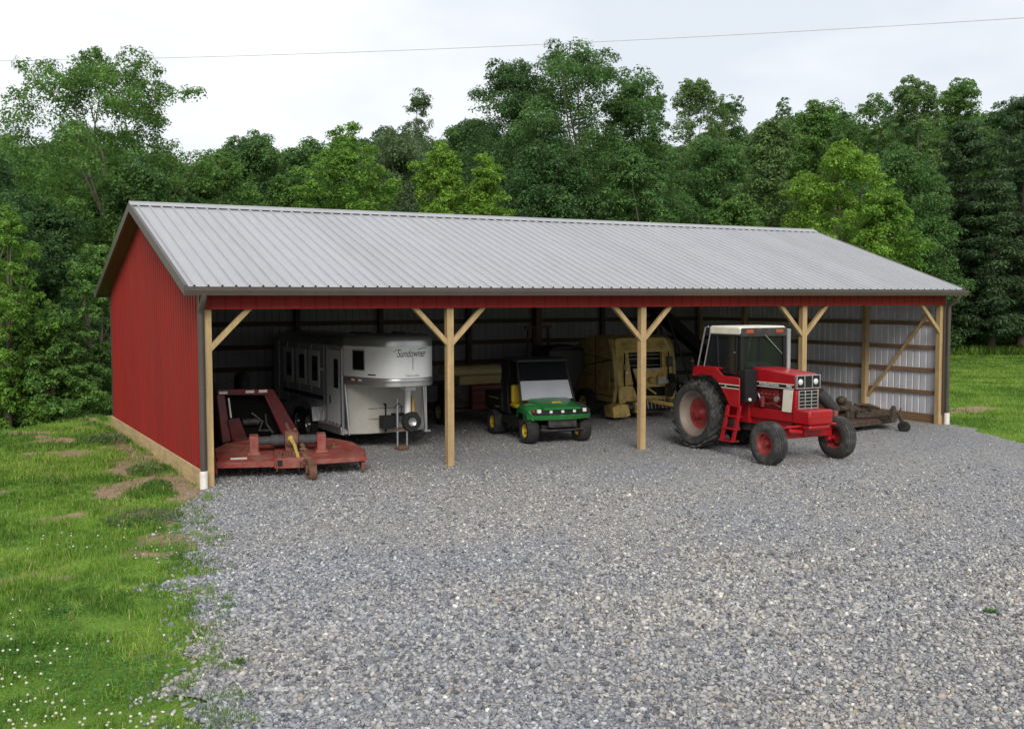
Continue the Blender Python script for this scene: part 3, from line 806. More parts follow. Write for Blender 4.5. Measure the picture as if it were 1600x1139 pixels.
x = -5 + 4.8 * rg.random(n); y = -12.3 + 9.5 * rg.random(n)
ok = ~in_gravel(x, y) & (rg.random(n) < sstep(.40, .62, vnoise(x, y, 1.3, 91, 3)) * (.12 + .88 * sstep(-5.5, -8.5, y))) & (x < edge_l(y) - .15)
x, y = x[ok], y[ok]; n = len(x)
g_ = MB(); g_.ball((0, 0, 0), 1, (1, 1, .85), 8)
bv = np.array(g_.v); bf = [f for f in g_.f]
z = gz(x, y) + .10 + .08 * rg.random(n); r = .009 + .006 * rg.random(n)
v = bv[None] * r[:, None, None] * (1 + .25 * (rg.random((n, len(bv), 1)) - .5)) + np.stack([x, y, z], 1)[:, None]
f = np.array(bf)[None] + (np.arange(n) * len(bv))[:, None, None]
c = np.array([(.62, .60, .50)]) * (.75 + .35 * rg.random((n, 1)))
tag(link('clover_flowers', np_mesh('clover_flowers', v.reshape(-1, 3), f.reshape(-1, 4), vcol_mat('clover_petal', .8), {'tint': np.repeat(c, len(bv), 0)})), 'white clover flower heads dotted over the near grass', 'clover flowers', kind='stuff')

# ---- single weeds and tufts
def weed(name, label, cat, x, y, r, h, n, col, leaf, rng, group=None):
    th = rng.random(n) * 2 * PI; rr = r * np.sqrt(rng.random(n)); zz = h * rng.random(n) * (1 - .6 * (rr / r) ** 2)
    c = np.stack([rr * np.cos(th), rr * np.sin(th), zz + .01], 1)
    nrm = rng.normal(size=(n, 3)) * .5 + np.array([0, 0, .8]); nrm /= np.linalg.norm(nrm, axis=1)[:, None]
    t = np.cross(nrm, rng.normal(size=(n, 3))); t /= np.linalg.norm(t, axis=1)[:, None]; b = np.cross(nrm, t)
    s = leaf * (.6 + .8 * rng.random(n))[:, None]
    v = np.stack([c - t * s, c + b * s * .4, c + t * s, c - b * s * .4], 1).reshape(-1, 3)
    v[:, 2] += float(gravel_z(x, y)) if in_gravel(np.array([x]), np.array([y]))[0] else float(gz(x, y)); v[:, 0] += x; v[:, 1] += y
    cc = np.repeat(np.array(col) * (.6 + .8 * rng.random((n, 1))), 4, 0)
    v -= np.array([x, y, 0])
    o = link(name, np_mesh(name, v, np.arange(n * 4).reshape(-1, 4), GRASS_MAT, {'tint': cc})); o.location = (x, y, 0)
    return tag(o, label, cat, group)
weed('weed', 'dusty grey-green spreading weed on the bank beside the gravel', 'weed', -1.5, -2.5, .62, .13, 1500, (.13, .16, .09), .022, rg)
weed('weed', 'leafy bright green weed on the bare soil along the red wall', 'weed', -.62, 2.3, .42, .24, 900, (.11, .22, .045), .03, rg)
weed('weed', 'low grey-green weed near the far end of the red wall', 'weed', -.75, 7.0, .5, .22, 800, (.13, .19, .08), .035, rg)
weed('weed', 'small leafy weed nearest the front corner of the red wall', 'weed', -.75, .55, .26, .16, 900, (.11, .22, .045), .025, rg)
weed('grass_tuft', 'lone bright green tuft growing out of the open gravel at right', 'grass tuft', 5.81, -12.47, .075, .05, 170, (.08, .20, .03), .016, rg)
weed('grass_tuft', 'small green tuft in the gravel close to the clover bank', 'grass tuft', -1.95, -10.03, .06, .05, 130, (.08, .19, .03), .014, rg)

# ---- overhead wire
P0 = Vector(CAM_POS)
def at(px, py, depth): return P0 + (FWD * 1657.35 + cx_ * (px - 800) - cy_ * (py - 569.5)) / 1657.35 * depth
A, B = Vector((-1.5, 29.31, 13.45)), Vector((22.94, -.35, 11.43))
pts = []
for i in range(41):
    t = -.6 + 2.0 * i / 40
    p = A + (B - A) * t; p.z -= .22 * 4 * t * (1 - t); pts.append(p)
mb = MB(); mb.tube(pts, .010, 6)
tag(mb.build('overhead_wire', pbr('weathered_cable', (.5, .51, .53), .6), None), 'single thin grey overhead wire crossing the sky above the trees', 'wire')
# ------------------------------------------------------------------ trees
LEAF = {}
def leaf_mat(name, rough=.6, tr=.46):
    if name not in LEAF: LEAF[name] = vcol_mat(name, rough, tr, .35)
    return LEAF[name]
BARK = pbr('bark', (.12, .095, .075), .9, 0, .35, 6, .6, 18, stretch=(1, 1, .25))


def crown_mesh(puffs, n, leaf, rng, col, flat=.8, up=.55, slim=.52, cv=.28, name='crown'):
    P = np.array([p[:3] for p in puffs]); R = np.array([p[3] for p in puffs])
    k = rng.choice(len(P), n, p=R ** 2 / (R ** 2).sum())
    d = rng.normal(size=(n, 3)); d /= np.linalg.norm(d, axis=1)[:, None]
    low = d[:, 2] < -.15
    d[low & (rng.random(n) < .6), 2] *= -1
    rr = R[k] * (.38 + .64 * rng.random(n) ** .55)
    # uneven surface of each clump
    rr = rr * (.82 + .36 * vnoise(d[:, 0] * 3 + k * 7.1, d[:, 1] * 3 + d[:, 2] * 2.3, .8, 3, 2))
    c = P[k] + d * rr[:, None] * np.array([1, 1, flat])
    nr = d * .95 + np.array([0, 0, up]) + rng.normal(size=(n, 3)) * .38; nr /= np.linalg.norm(nr, axis=1)[:, None]
    t = d * .6 + np.array([0, 0, -.35]) + rng.normal(size=(n, 3)) * .7
    t -= nr * (t * nr).sum(1)[:, None]; t /= np.linalg.norm(t, axis=1)[:, None]; b = np.cross(nr, t)
    s = leaf * (.55 + .8 * rng.random(n))[:, None]
    v = np.stack([c - t * s * .5, c + b * s * slim * .5 + nr * s * .08, c + t * s * .5 - nr * s * .10, c - b * s * slim * .5 + nr * s * .08], 1)
    pv = (1 + .22 * rng.normal(size=len(P)))[k][:, None]
    cc = np.array(col)[None] * np.clip(pv, .6, 1.5) * (1 - cv + 2 * cv * rng.random((n, 1)))
    cc = cc * (1 + (rng.random((n, 1)) - .5) * np.array([[.35, .1, -.2]]))
    return np_mesh(name, v.reshape(-1, 3), np.arange(n * 4).reshape(-1, 4), leaf_mat('leaf'), {'tint': np.clip(np.repeat(cc, 4, 0), 0, 1)})


PROF = {
    'round': lambda t: np.sqrt(np.clip(1 - (2 * t - .95) ** 2 / 1.15, .02, 1)),
    'oval': lambda t: np.sqrt(np.clip(1 - (2 * t - .8) ** 2 / 1.45, .02, 1)) ,
    'tall': lambda t: np.clip(.55 + .6 * np.sin(PI * np.clip(t, 0, 1) ** .8) - .35 * t, .12, 1.2),
    'cone': lambda t: np.clip(1.02 - .85 * t ** 1.1, .1, 1) * np.clip(.5 + t * 3, .5, 1),
    'dome': lambda t: np.where(t > .70, np.sqrt(np.clip(1 - ((t - .70) / .345) ** 2, .02, 1)), .42 + .58 * np.clip(t / .70, 0, 1) ** 1.2),
    'bush': lambda t: np.sqrt(np.clip(1 - t ** 2 * .93, .03, 1)),
    'fan': lambda t: np.clip(.35 + .95 * t ** .8 - .75 * np.clip(t - .62, 0, 1) ** 1.2 * 2.0, .15, 1.1),
}


def make_tree(H, R, base, prof, npuff, sub, cov, leaf, col, seed, airy=0.0, flat=.8, lean=(0, 0), trunk_r=.22, puffk=.25, spires=6, dens=1.75):
    """trunk mesh, crown mesh for a broad-leaved tree of height H, crown radius R starting at base*H"""
    leaf *= .60
    rng = np.random.default_rng(seed)
    f = PROF[prof]; z0 = H * base; ch = H - z0
    big = []
    tt_ = np.linspace(0, 1, 40); rr_ = f(tt_) * R
    pr0 = R * puffk * 1.45; sub *= 2
    N = int(np.clip(1.25 * dens * (2 * PI * rr_.mean() * ch + PI * R * R) / (PI * pr0 * pr0), 14, 90))
    cdf = np.cumsum(rr_ + .35 * R); cdf /= cdf[-1]
    la = rng.random(3) * 6.3
    for i in range(N):
        t = float(np.interp((i + rng.random()) / N, cdf, tt_))
        a = i * 2.39996 + rng.normal() * .35
        pr = pr0 * (.7 + .6 * rng.random()) * (1.08 - .38 * t)
        lobe = 1 + .16 * math.sin(3 * a + la[0] + 4 * t) + .12 * math.sin(5 * a + la[1] - 6 * t) + .10 * rng.normal()
        q = float(f(np.array(t))) * R * lobe
        rho = max(0, q - pr * .75) * (1 if rng.random() < .62 else rng.random() ** .6)
        z = z0 + (ch - pr * .55) * t + .12 * pr0 * rng.normal()
        big.append((rho * math.cos(a) + lean[0] * t, rho * math.sin(a) + lean[1] * t, z, pr))
    for i in range(spires):
        a = rng.random() * 2 * PI; t = .70 + .24 * rng.random(); q = f(np.array(t)) * R * (.1 + .85 * rng.random())
        pr = pr0 * (.42 + .25 * rng.random())
        x, y = q * math.cos(a) + lean[0] * t, q * math.sin(a) + lean[1] * t
        zt = z0 + ch * (t + (1 - t) * (1 - (q / R) ** 2) * .8)
        for e_ in range(3):
            big.append((x + rng.normal() * pr * .5, y + rng.normal() * pr * .5, min(zt + pr * (.6 * e_ - 1.6), H - pr * .9), pr * (1.15 - .22 * e_)))
    puffs = []
    for (x, y, z, r) in big:
        if airy < .5: puffs.append((x, y, z - .1 * r, r * .72))
        for j in range(sub):
            d = rng.normal(size=3); d /= np.linalg.norm(d); d[2] = abs(d[2]) * 1.05 - .35
            rr = r * (.26 + .22 * rng.random())
            puffs.append((x + d[0] * r * .86, y + d[1] * r * .86, z + d[2] * r * .86 * flat, rr))
    area = sum(4 * PI * p[3] ** 2 for p in puffs) * .55
    n = int(np.clip(cov * .62 * area / (.26 * leaf * leaf), 1500, 88000))
    cm = crown_mesh(puffs, n, leaf, rng, col, flat)
    mb = MB()
    top = H * (.62 if prof != 'tall' else .85)
    pts = []; rs_ = []
    for i in range(7):
        t = i / 6
        pts.append((lean[0] * t * .8 + math.sin(t * 5 + seed) * .12 * t, lean[1] * t * .8 + math.cos(t * 4 + seed) * .12 * t, -.6 + (top + .6) * t)); rs_.append(trunk_r * (1.25 if i == 0 else 1) * (1 - .72 * t))
    mb.tube(pts, rs_, 8)
    idx = rng.permutation(len(big))[:min(9, len(big))]
    for i in idx:
        x, y, z, r = big[i]
        h0 = min(max(z * .62, z0 * .7), top * .97); t = h0 / top
        a = Vector((lean[0] * t * .8, lean[1] * t * .8, h0)); b = Vector((x, y, z))
        mid = a.lerp(b, .5) + Vector((rng.normal() * .3, rng.normal() * .3, -.10 * (b - a).length))
        mb.tube([a, mid, b], [trunk_r * (.36 * (1 - t) + .10), trunk_r * .15, trunk_r * .05], 5)
    return mb.mesh('trunk', BARK, 60), cm


def make_pine(H, R, base, col, seed, leaf=.26, cov=1.1, trunk_r=.26):
    rng = np.random.default_rng(seed)
    puffs = []; limbs = []
    z = H * base; k = 0
    while z < H * .985:
        t = (z - H * base) / (H * (1 - base))
        L_ = R * (1.0 - .80 * t ** 1.25) * (.78 + .38 * rng.random())
        nb = int(rng.integers(4, 7)); a0 = rng.random() * 2 * PI
        for j in range(nb):
            a = a0 + 2 * PI * j / nb + rng.normal() * .18; l = L_ * (.72 + .5 * rng.random())
            rise = .10 * l + .25 * t * l
            limbs.append((a, z, l, rise))
            m_ = max(2, int(l / .75))
            for q in range(m_):
                u = (q + .7) / m_
                w_ = .80 * (.55 + .5 * u) * (.8 + .4 * rng.random()) * (1 - .3 * t)
                for e in (-1, 0, 1):
                    if e and rng.random() < .3: continue
                    off = e * w_ * .85 * (1.05 - .4 * u)
                    puffs.append((math.cos(a) * l * u - math.sin(a) * off, math.sin(a) * l * u + math.cos(a) * off, z + rise * u + .1 * rng.normal() - abs(e) * .08, w_ * (.8 if e else 1)))
        z += (.62 + .5 * rng.random()) * (1 - .35 * t); k += 1
    puffs.append((0, 0, H, .35)); puffs.append((0, 0, H - .5, .45))
    area = sum(4 * PI * p[3] ** 2 for p in puffs) * .3
    n = int(np.clip(cov * area / (.30 * leaf * leaf), 2000, 75000))
    cm = crown_mesh(puffs, n, leaf, rng, col, .5, .7, .34, .3)
    mb = MB(); mb.tube([(0, 0, -.6), (0, 0, H * .5), (0, 0, H * .97)], [trunk_r * 1.1, trunk_r * .7, .04], 8)
    for a, z, l, rise in limbs[::2]:
        mb.tube([(0, 0, z), (math.cos(a) * l * .5, math.sin(a) * l * .5, z + rise * .4), (math.cos(a) * l, math.sin(a) * l, z + rise)], [.07, .045, .015], 5)
    return mb.mesh('trunk', BARK, 60), cm


def put_tree(kind, label, meshes, loc, rz=0.0, sc=1.0, group=None):
    r = thing(kind, label, 'tree', loc, rz, group); r.scale = (sc, sc, sc) if not isinstance(sc, tuple) else sc
    link('trunk', meshes[0], r); link('crown', meshes[1], r)
    return r


# colours (base reflectance)
DK = (.088, .178, .056); MDK = (.112, .220, .062); MID = (.142, .270, .062); BRT = (.175, .325, .052); YEL = (.215, .37, .052)
PALE = (.165, .268, .088); GREY = (.155, .232, .105); PINE = (.092, .160, .068)
_seed = [100]
def T(kind, label, x, y, zb, H, R, prof, base, npuff, sub, cov, leaf, col, airy, **kw):
    _seed[0] += 1
    return put_tree(kind, label, make_tree(H, R, base, prof, npuff, sub, cov, leaf, col, _seed[0], airy, **kw), (x, y, zb))
def PN(kind, label, x, y, zb, H, R, base):
    _seed[0] += 1
    return put_tree(kind, label, make_pine(H, R, base, PINE, _seed[0]), (x, y, zb))
T('maple_tree', 'tall broad airy green tree at left with sky showing through its crown', 1.75, 23.6, -2.60, 15.8, 3.75, 'dome', 0.16, 46, 6, 0.95, 0.20, MID, 0.45, puffk=0.20, spires=9, trunk_r=0.26, dens=3.4)
T('shade_tree', 'dark tree filling the left edge of the picture', -2.95, 18.36, -2.80, 11.78, 2.36, 'oval', 0.10, 40, 6, 0.80, 0.19, DK, 0.00)
T('shade_tree', 'bright leafy low tree at the left edge below the dark crowns', -2.43, 13.87, -2.60, 8.85, 1.38, 'oval', 0.05, 30, 6, 0.85, 0.17, BRT, 0.60, puffk=0.24)
T('shade_tree', 'mid green low tree against the back corner of the red wall', 0.29, 15.75, -2.60, 8.03, 1.31, 'oval', 0.04, 30, 6, 0.80, 0.18, MID, 0.60)
T('shade_tree', 'dark green understory tree left of the barn with drooping leafy boughs', -1.24, 14.17, -2.90, 6.36, 1.81, 'bush', 0.14, 30, 6, 0.75, 0.17, MID, 0.60, flat=0.6)
T('shade_tree', 'dense dark tree just behind the barn roof peak at left', 2.67, 22.11, -2.60, 11.47, 2.29, 'round', 0.10, 36, 6, 0.85, 0.21, MDK, 0.00)
T('shade_tree', 'deep green tree standing in the shade behind the left understory', -0.93, 20.55, -2.80, 10.04, 2.68, 'oval', 0.05, 36, 6, 0.90, 0.21, DK, 0.00)
T('shade_tree', 'mid green bushy tree behind the left end of the roof ridge', 6.91, 27.86, -2.20, 12.22, 2.41, 'round', 0.10, 34, 6, 0.85, 0.23, MID, 0.00)
T('shade_tree', 'dull green tree with a ragged open top beyond the left part of the ridge', 10.77, 35.04, -2.00, 14.29, 2.82, 'round', 0.15, 36, 6, 0.80, 0.25, MDK, 0.30, spires=12)
T('shade_tree', 'mid green low round tree between the ragged tree and the bright one', 10.43, 27.03, -2.00, 11.59, 1.74, 'round', 0.10, 26, 6, 0.85, 0.24, MID, 0.00)
T('shade_tree', 'bright green rounded tree above the left middle of the ridge', 12.53, 25.99, -2.00, 13.38, 2.68, 'oval', 0.08, 40, 6, 0.82, 0.23, BRT, 0.20, puffk=0.24)
T('slender_tree', 'slender sparse tree poking above its neighbours left of centre', 26.12, 48.71, -2.00, 20.16, 1.74, 'tall', 0.35, 22, 5, 0.50, 0.24, GREY, 0.80, spires=8, puffk=0.3)
T('shade_tree', 'greyish green hazy tree behind the slender sparse one', 22.34, 43.66, -2.00, 16.27, 3.90, 'round', 0.10, 34, 6, 0.80, 0.29, GREY, 0.00)
T('shade_tree', 'yellow-green leafy tree with two rounded lobes nearest the ridge centre', 14.66, 20.73, -1.80, 11.92, 1.28, 'oval', 0.10, 26, 6, 0.85, 0.21, YEL, 0.20, puffk=0.3)
T('shade_tree', 'wide low yellow-green tree right beside the two-lobed one', 15.99, 19.38, -1.80, 11.29, 1.39, 'oval', 0.10, 26, 6, 0.85, 0.21, YEL, 0.20, puffk=0.3)
T('shade_tree', 'small bright bush-like tree peeping just over the ridge', 13.52, 18.90, -1.80, 9.47, 1.09, 'round', 0.10, 18, 6, 0.90, 0.20, YEL, 0.20)
T('oak_tree', 'left half of the tall dark pair at the centre of the wood', 23.97, 31.51, -2.00, 18.96, 3.63, 'oval', 0.12, 46, 6, 0.90, 0.26, DK, 0.00, trunk_r=0.4, puffk=0.25)
T('oak_tree', 'tallest dark oak-like tree at the centre of the wood', 26.31, 27.93, -2.00, 18.97, 4.36, 'dome', 0.12, 54, 6, 0.85, 0.26, MDK, 0.00, trunk_r=0.42, puffk=0.23, spires=10)
T('oak_tree', 'dark tree merging into the right side of the tallest one', 30.35, 29.06, -2.00, 18.00, 2.99, 'oval', 0.10, 40, 6, 0.85, 0.27, MDK, 0.20)
T('shade_tree', 'dark lower tree in front of the tall central pair', 22.29, 25.19, -2.00, 13.47, 3.14, 'round', 0.05, 36, 6, 0.85, 0.25, DK, 0.00)
T('shade_tree', 'dusky green tree below the right shoulder of the tallest oak', 25.40, 22.30, -2.00, 13.02, 2.62, 'oval', 0.05, 36, 6, 0.85, 0.25, MDK, 0.00)
T('slender_tree', 'tall light airy tree right of the central oaks', 40.54, 36.18, -1.50, 19.75, 2.70, 'oval', 0.25, 32, 5, 0.62, 0.27, PALE, 0.70, spires=10, puffk=0.26)
T('slender_tree', 'thin airy tree just behind the pale broad one', 44.95, 38.29, -1.50, 19.26, 1.90, 'oval', 0.25, 22, 5, 0.60, 0.28, MDK, 0.70, spires=8, puffk=0.3)
T('shade_tree', 'pale green broad pyramid-shaped tree right of centre', 32.07, 19.86, -1.50, 14.02, 3.37, 'cone', 0.06, 46, 6, 0.85, 0.25, PALE, 0.10, puffk=0.23)
T('shade_tree', 'pale green low tree over the ridge at right of centre', 28.02, 17.24, -1.50, 9.92, 1.88, 'round', 0.05, 26, 6, 0.85, 0.23, MID, 0.10)
T('shade_tree', 'rounded backlit tree on the skyline above the bright tree', 52.51, 37.56, -1.00, 18.98, 2.90, 'oval', 0.20, 30, 6, 0.75, 0.30, MID, 0.40, spires=8)
T('slender_tree', 'narrow skyline tree between the rounded one and the pale one', 52.04, 40.16, -1.00, 19.64, 1.74, 'oval', 0.20, 22, 5, 0.65, 0.30, MDK, 0.60)
T('slender_tree', 'small dark skyline tree right of the rounded backlit one', 55.17, 37.20, -1.00, 18.33, 2.01, 'oval', 0.20, 22, 5, 0.70, 0.30, MDK, 0.50)
T('maple_tree', 'large bright yellow-green tree behind the right half of the roof', 32.02, 15.20, -1.20, 12.11, 2.75, 'oval', 0.04, 48, 7, 0.85, 0.23, YEL, 0.20, puffk=0.24)
T('maple_tree', 'bright green lower tree beside the large yellow-green one', 33.10, 13.28, -1.20, 9.53, 1.77, 'oval', 0.02, 32, 6, 0.85, 0.23, BRT, 0.20, puffk=0.26)
T('slender_tree', 'pale tall twin-topped tree on the right skyline', 52.92, 29.35, -1.00, 19.28, 2.70, 'oval', 0.20, 36, 6, 0.70, 0.27, PALE, 0.60, spires=10, puffk=0.27)
T('slender_tree', 'narrow tree left of the twin-topped skyline tree', 53.23, 32.57, -1.00, 18.68, 2.14, 'oval', 0.20, 26, 6, 0.65, 0.28, MID, 0.60)
T('slender_tree', 'light-topped tall tree above the dark pines', 59.99, 31.22, -1.00, 20.03, 2.62, 'oval', 0.20, 32, 6, 0.70, 0.29, MID, 0.50, spires=9, puffk=0.28)
T('shade_tree', 'dark broad tree on the skyline at the right edge', 66.65, 30.94, -1.00, 19.58, 3.53, 'oval', 0.10, 34, 6, 0.85, 0.31, DK, 0.10)
T('shade_tree', 'dusky tree behind the gap between the bright tree and the pines', 48.66, 26.78, -1.00, 14.26, 3.78, 'oval', 0.05, 36, 6, 0.85, 0.29, MDK, 0.00)
T('shade_tree', 'dark tree filling the dip behind the pale pyramid tree', 37.26, 30.80, -1.50, 15.02, 3.48, 'oval', 0.05, 34, 6, 0.85, 0.28, MDK, 0.00)
T('shade_tree', 'dark tree filling the skyline dip behind the bright lobed trees', 25.52, 39.66, -2.00, 16.79, 2.99, 'round', 0.05, 30, 6, 0.85, 0.28, MDK, 0.00)
PN('pine_tree', 'dark pine at the edge of the lawn nearest the barn', 54.23, 30.59, -0.20, 13.79, 3.80, 0.06)
PN('pine_tree', 'broad dark pine standing over the lawn right of the barn', 55.98, 27.44, -0.20, 15.33, 4.12, 0.11)
PN('pine_tree', 'dark pine at the right edge of the picture', 57.74, 24.26, -0.10, 16.42, 4.10, 0.10)
PN('pine_tree', 'shorter pine with drooping boughs low beside the barn roof end', 53.21, 27.42, -0.20, 9.55, 2.71, 0.10)
PN('pine_tree', 'shorter dark pine in front of the right-edge pine', 54.47, 23.97, -0.10, 10.85, 2.81, 0.13)
PN('pine_tree', 'tall dark pine just beyond the right edge', 62.69, 23.87, -0.10, 17.14, 3.80, 0.08)
FILL =  [(-4.3, 79.2, 18.0), (-1.4, 79.3, 18.2), (1.2, 74.4, 17.3), (4.8, 81.2, 17.6), (7.6, 78.1, 18.5), (10.2, 74.3, 18.1), (12.5, 69.2, 16.4), (15.3, 68.0, 15.1), (19.6, 72.0, 15.9), (22.6, 70.2, 17.0), (24.1, 64.3, 17.3), (28.3, 66.3, 17.4), (31.9, 66.0, 19.0), (33.8, 62.0, 17.6), (36.3, 59.6, 18.4), (39.1, 57.8, 18.5), (44.1, 59.7, 17.6), (45.2, 55.1, 18.2), (50.0, 56.2, 18.2), (52.9, 54.3, 17.6), (53.7, 50.0, 18.0), (57.2, 49.0, 18.1), (57.3, 44.5, 18.8), (64.5, 47.3, 20.2), (62.1, 40.6, 18.1), (66.6, 40.6, 18.6), (70.9, 40.2, 19.2), (78.0, 41.8, 20.2), (76.2, 36.7, 19.4), (80.9, 36.4, 19.5), (81.4, 33.2, 18.3), (-4.0, 34.8, 10.7), (-2.4, 38.0, 11.6), (-1.3, 31.5, 10.9), (0.4, 35.4, 10.9), (1.5, 31.2, 10.9), (2.8, 30.1, 10.7), (4.0, 28.5, 10.4), (6.3, 33.0, 10.5)]
protos = [make_tree(12, 4.2, .08, 'oval', 30, 6, .85, .34, c_, 900 + i, 0, puffk=.26) for i, c_ in enumerate((DK, MDK, MID))]
for i, (x, y, h) in enumerate(FILL):
    put_tree('forest_tree', 'dark background tree packed into the wood behind the nearer trees', protos[i % 3], (x, y, -2.0), i * 1.3, (h / 12 * 1.02, h / 12 * 1.02, h / 12 * 1.08), 'trees deep in the wood behind the barn')
# ------------------------------------------------------------------ machines
def lug_ring(mb, c, R, w, n, hgt, s, thick=.075):
    for k in range(n):
        for side in (-1, 1):
            a0 = 2 * PI * (k + (.5 if side > 0 else 0)) / n
            P = []
            for rr in (R - hgt - .01, R):
                for (h, da) in ((-.02, 0), (.5 * w, .34)):
                    for tt in (-1, 1):
                        a = a0 - s * da + tt * thick / 2 / R
                        r_ = rr - (.05 if h > .1 * w else 0) * (1 if rr == R else 0) * .9
                        P.append((c[0] + side * h, c[1] + r_ * math.cos(a), c[2] + r_ * math.sin(a)))
            mb.add(P, [(0, 1, 3, 2), (4, 6, 7, 5), (0, 4, 5, 1), (2, 3, 7, 6), (0, 2, 6, 4), (1, 5, 7, 3)])


def tyre_prof(R, w, rim, ribs=0):
    p = [(rim, -w * .36), (rim + .015, -w * .43), (rim + (R - rim) * .35, -w * .5), (rim + (R - rim) * .72, -w * .49), (R - .022, -w * .40)]
    if ribs:
        e = w * .40
        for i in range(ribs):
            a = -e + 2 * e * i / ribs; b = -e + 2 * e * (i + 1) / ribs; g = (b - a) * .13
            cr_ = .012 * (1 - ((a + b) / 2 / e) ** 2)
            p += [(R - .03, a + g * .2), (R + cr_ - .004, a + g), (R + cr_ - .004, b - g), (R - .03, b - g * .2)]
    else:
        p += [(R, -w * .25), (R + .004, 0), (R, w * .25)]
    p += [(R - .022, w * .40), (rim + (R - rim) * .72, w * .49), (rim + (R - rim) * .35, w * .5), (rim + .015, w * .43), (rim, w * .36)]
    return p


def wheel(parent, c, R, w, rim, s, disc_mat, rim_mat, tyre_mat, ribs=0, lugs=0, dish=.12, bolts=8, lugh=.045, hubr=.1, disc_k=.62):
    """s = +1 when the outer face looks to +x"""
    mb = MB()
    K = disc_k
    d = [(rim * K, s * (w * .36 - dish)), (rim * (K - .04), s * (w * .36 - dish - .01)), (hubr * 1.5, s * (w * .36 - dish - .03)), (hubr, s * (w * .36 - dish + .02)), (hubr * .9, s * (w * .36 - dish + .07)), (.001, s * (w * .36 - dish + .075))]
    mb.lathe(d, c, 'x', 32)
    mb.lathe([(rim * K, s * (w * .36 - dish - .02)), (.001, s * (w * .36 - dish - .05))], c, 'x', 32)
    for k in range(bolts):
        a = 2 * PI * k / bolts; q = (c[0], c[1] + math.cos(a) * hubr * 1.9, c[2] + math.sin(a) * hubr * 1.9)
        x0 = s * (w * .36 - dish - .03)
        mb.cyl((c[0] + x0, q[1], q[2]), (c[0] + x0 + s * .03, q[1], q[2]), .016 if R > .5 else .01, None, 6)
    wh = mb.build('wheel', disc_mat, parent, smooth=40)
    mb = MB()
    mb.lathe([(rim, -w * .37), (rim - .03, -w * .28), (rim * .86, -w * .1), (rim * .86, w * .1), (rim - .03, w * .28), (rim, w * .37)], c, 'x', 40)
    o1 = s * w * .37
    mb.lathe([(rim + .008, o1), (rim + .012, o1 + s * .008), (rim - .02, o1 + s * .004), (rim - .04, o1 - s * .05), (rim * (.5 + K / 2), s * (w * .36 - dish * .75)), (rim * (K - .01), s * (w * .36 - dish)), (rim * (K - .02), s * (w * .36 - dish - .02))], c, 'x', 40)
    mb.build('rim', rim_mat, wh, smooth=40)
    mb = MB()
    mb.lathe(tyre_prof(R - (lugh if lugs else 0), w, rim, ribs), c, 'x', 56)
    if lugs: lug_ring(mb, c, R, w, lugs, lugh, s)
    mb.build('tyre', tyre_mat, wh, smooth=35)
    return wh


# ---------------- red tractor (front looks to -y)
tr = thing('tractor', 'red cab tractor with cream roof parked half out of the barn', 'tractor', (12.12, -.41, 0))
for s in (-1, 1):
    wheel(tr, (s * .69, 0, .835), .835, .46, .53, s, M['tred_dusty'], M['tan_rim'], M['rubber_dusty'], lugs=20, dish=.17, lugh=.075, hubr=.12, disc_k=.70)
    wheel(tr, (s * 1.0, -2.70, .46), .46, .31, .235, s, M['tred_dusty'], M['tred_dusty'], M['rubber_dusty'], ribs=4, dish=.09, bolts=6, hubr=.06)
# hood
mb = MB()
mb.prism([(-1.42, 1.555), (-1.42, 1.985), (-1.75, 1.985), (-2.72, 1.905), (-2.78, 1.88), (-2.80, 1.555)], 'yz', -.335, .335)
hood = mb.build('hood', M['tred'], tr, bevel=.035)
for s in (-1, 1):
    mb = MB(); mb.box(min(s * .336, s * .341), max(s * .336, s * .341), -2.74, -1.44, 1.59, 1.665)
    mb.build('hood_stripe', M['black'], hood)
    for z0, z1 in ((1.665, 1.682), (1.573, 1.59)):
        mb = MB(); mb.box(min(s * .336, s * .343), max(s * .336, s * .343), -2.74, -1.44, z0, z1); mb.build('stripe_trim', M['cream'], hood)
for s in (-1, 1):
    rz = -PI / 2 if s < 0 else PI / 2
    text_mesh('INTERNATIONAL', .075, M['white'], hood, 'lettering', (s * .3435, -1.98, 1.628), (PI / 2, 0, rz), 0, .001, .62)
    text_mesh('986', .085, M['white'], hood, 'lettering', (s * .3435, -2.60, 1.628), (PI / 2, 0, rz), 0, .001, .17)
# white side panel behind the grille, red grille shell
for s in (-1, 1):
    x0, x1 = sorted((s * .30, s * .338)); mb = MB()
    mb.prism([(-2.42, 1.555), (-2.71, 1.555), (-2.66, 1.07), (-2.38, 1.07)], 'yz', x0, x1)
    mb.build('side_screen', M['cream'], tr, bevel=.006)
mb = MB()
mb.prism([(-2.72, 1.553), (-2.81, 1.553), (-2.79, 1.07), (-2.67, 1.07)], 'yz', -.337, .337)
mb.build('grille_shell', M['tred'], tr, bevel=.012)
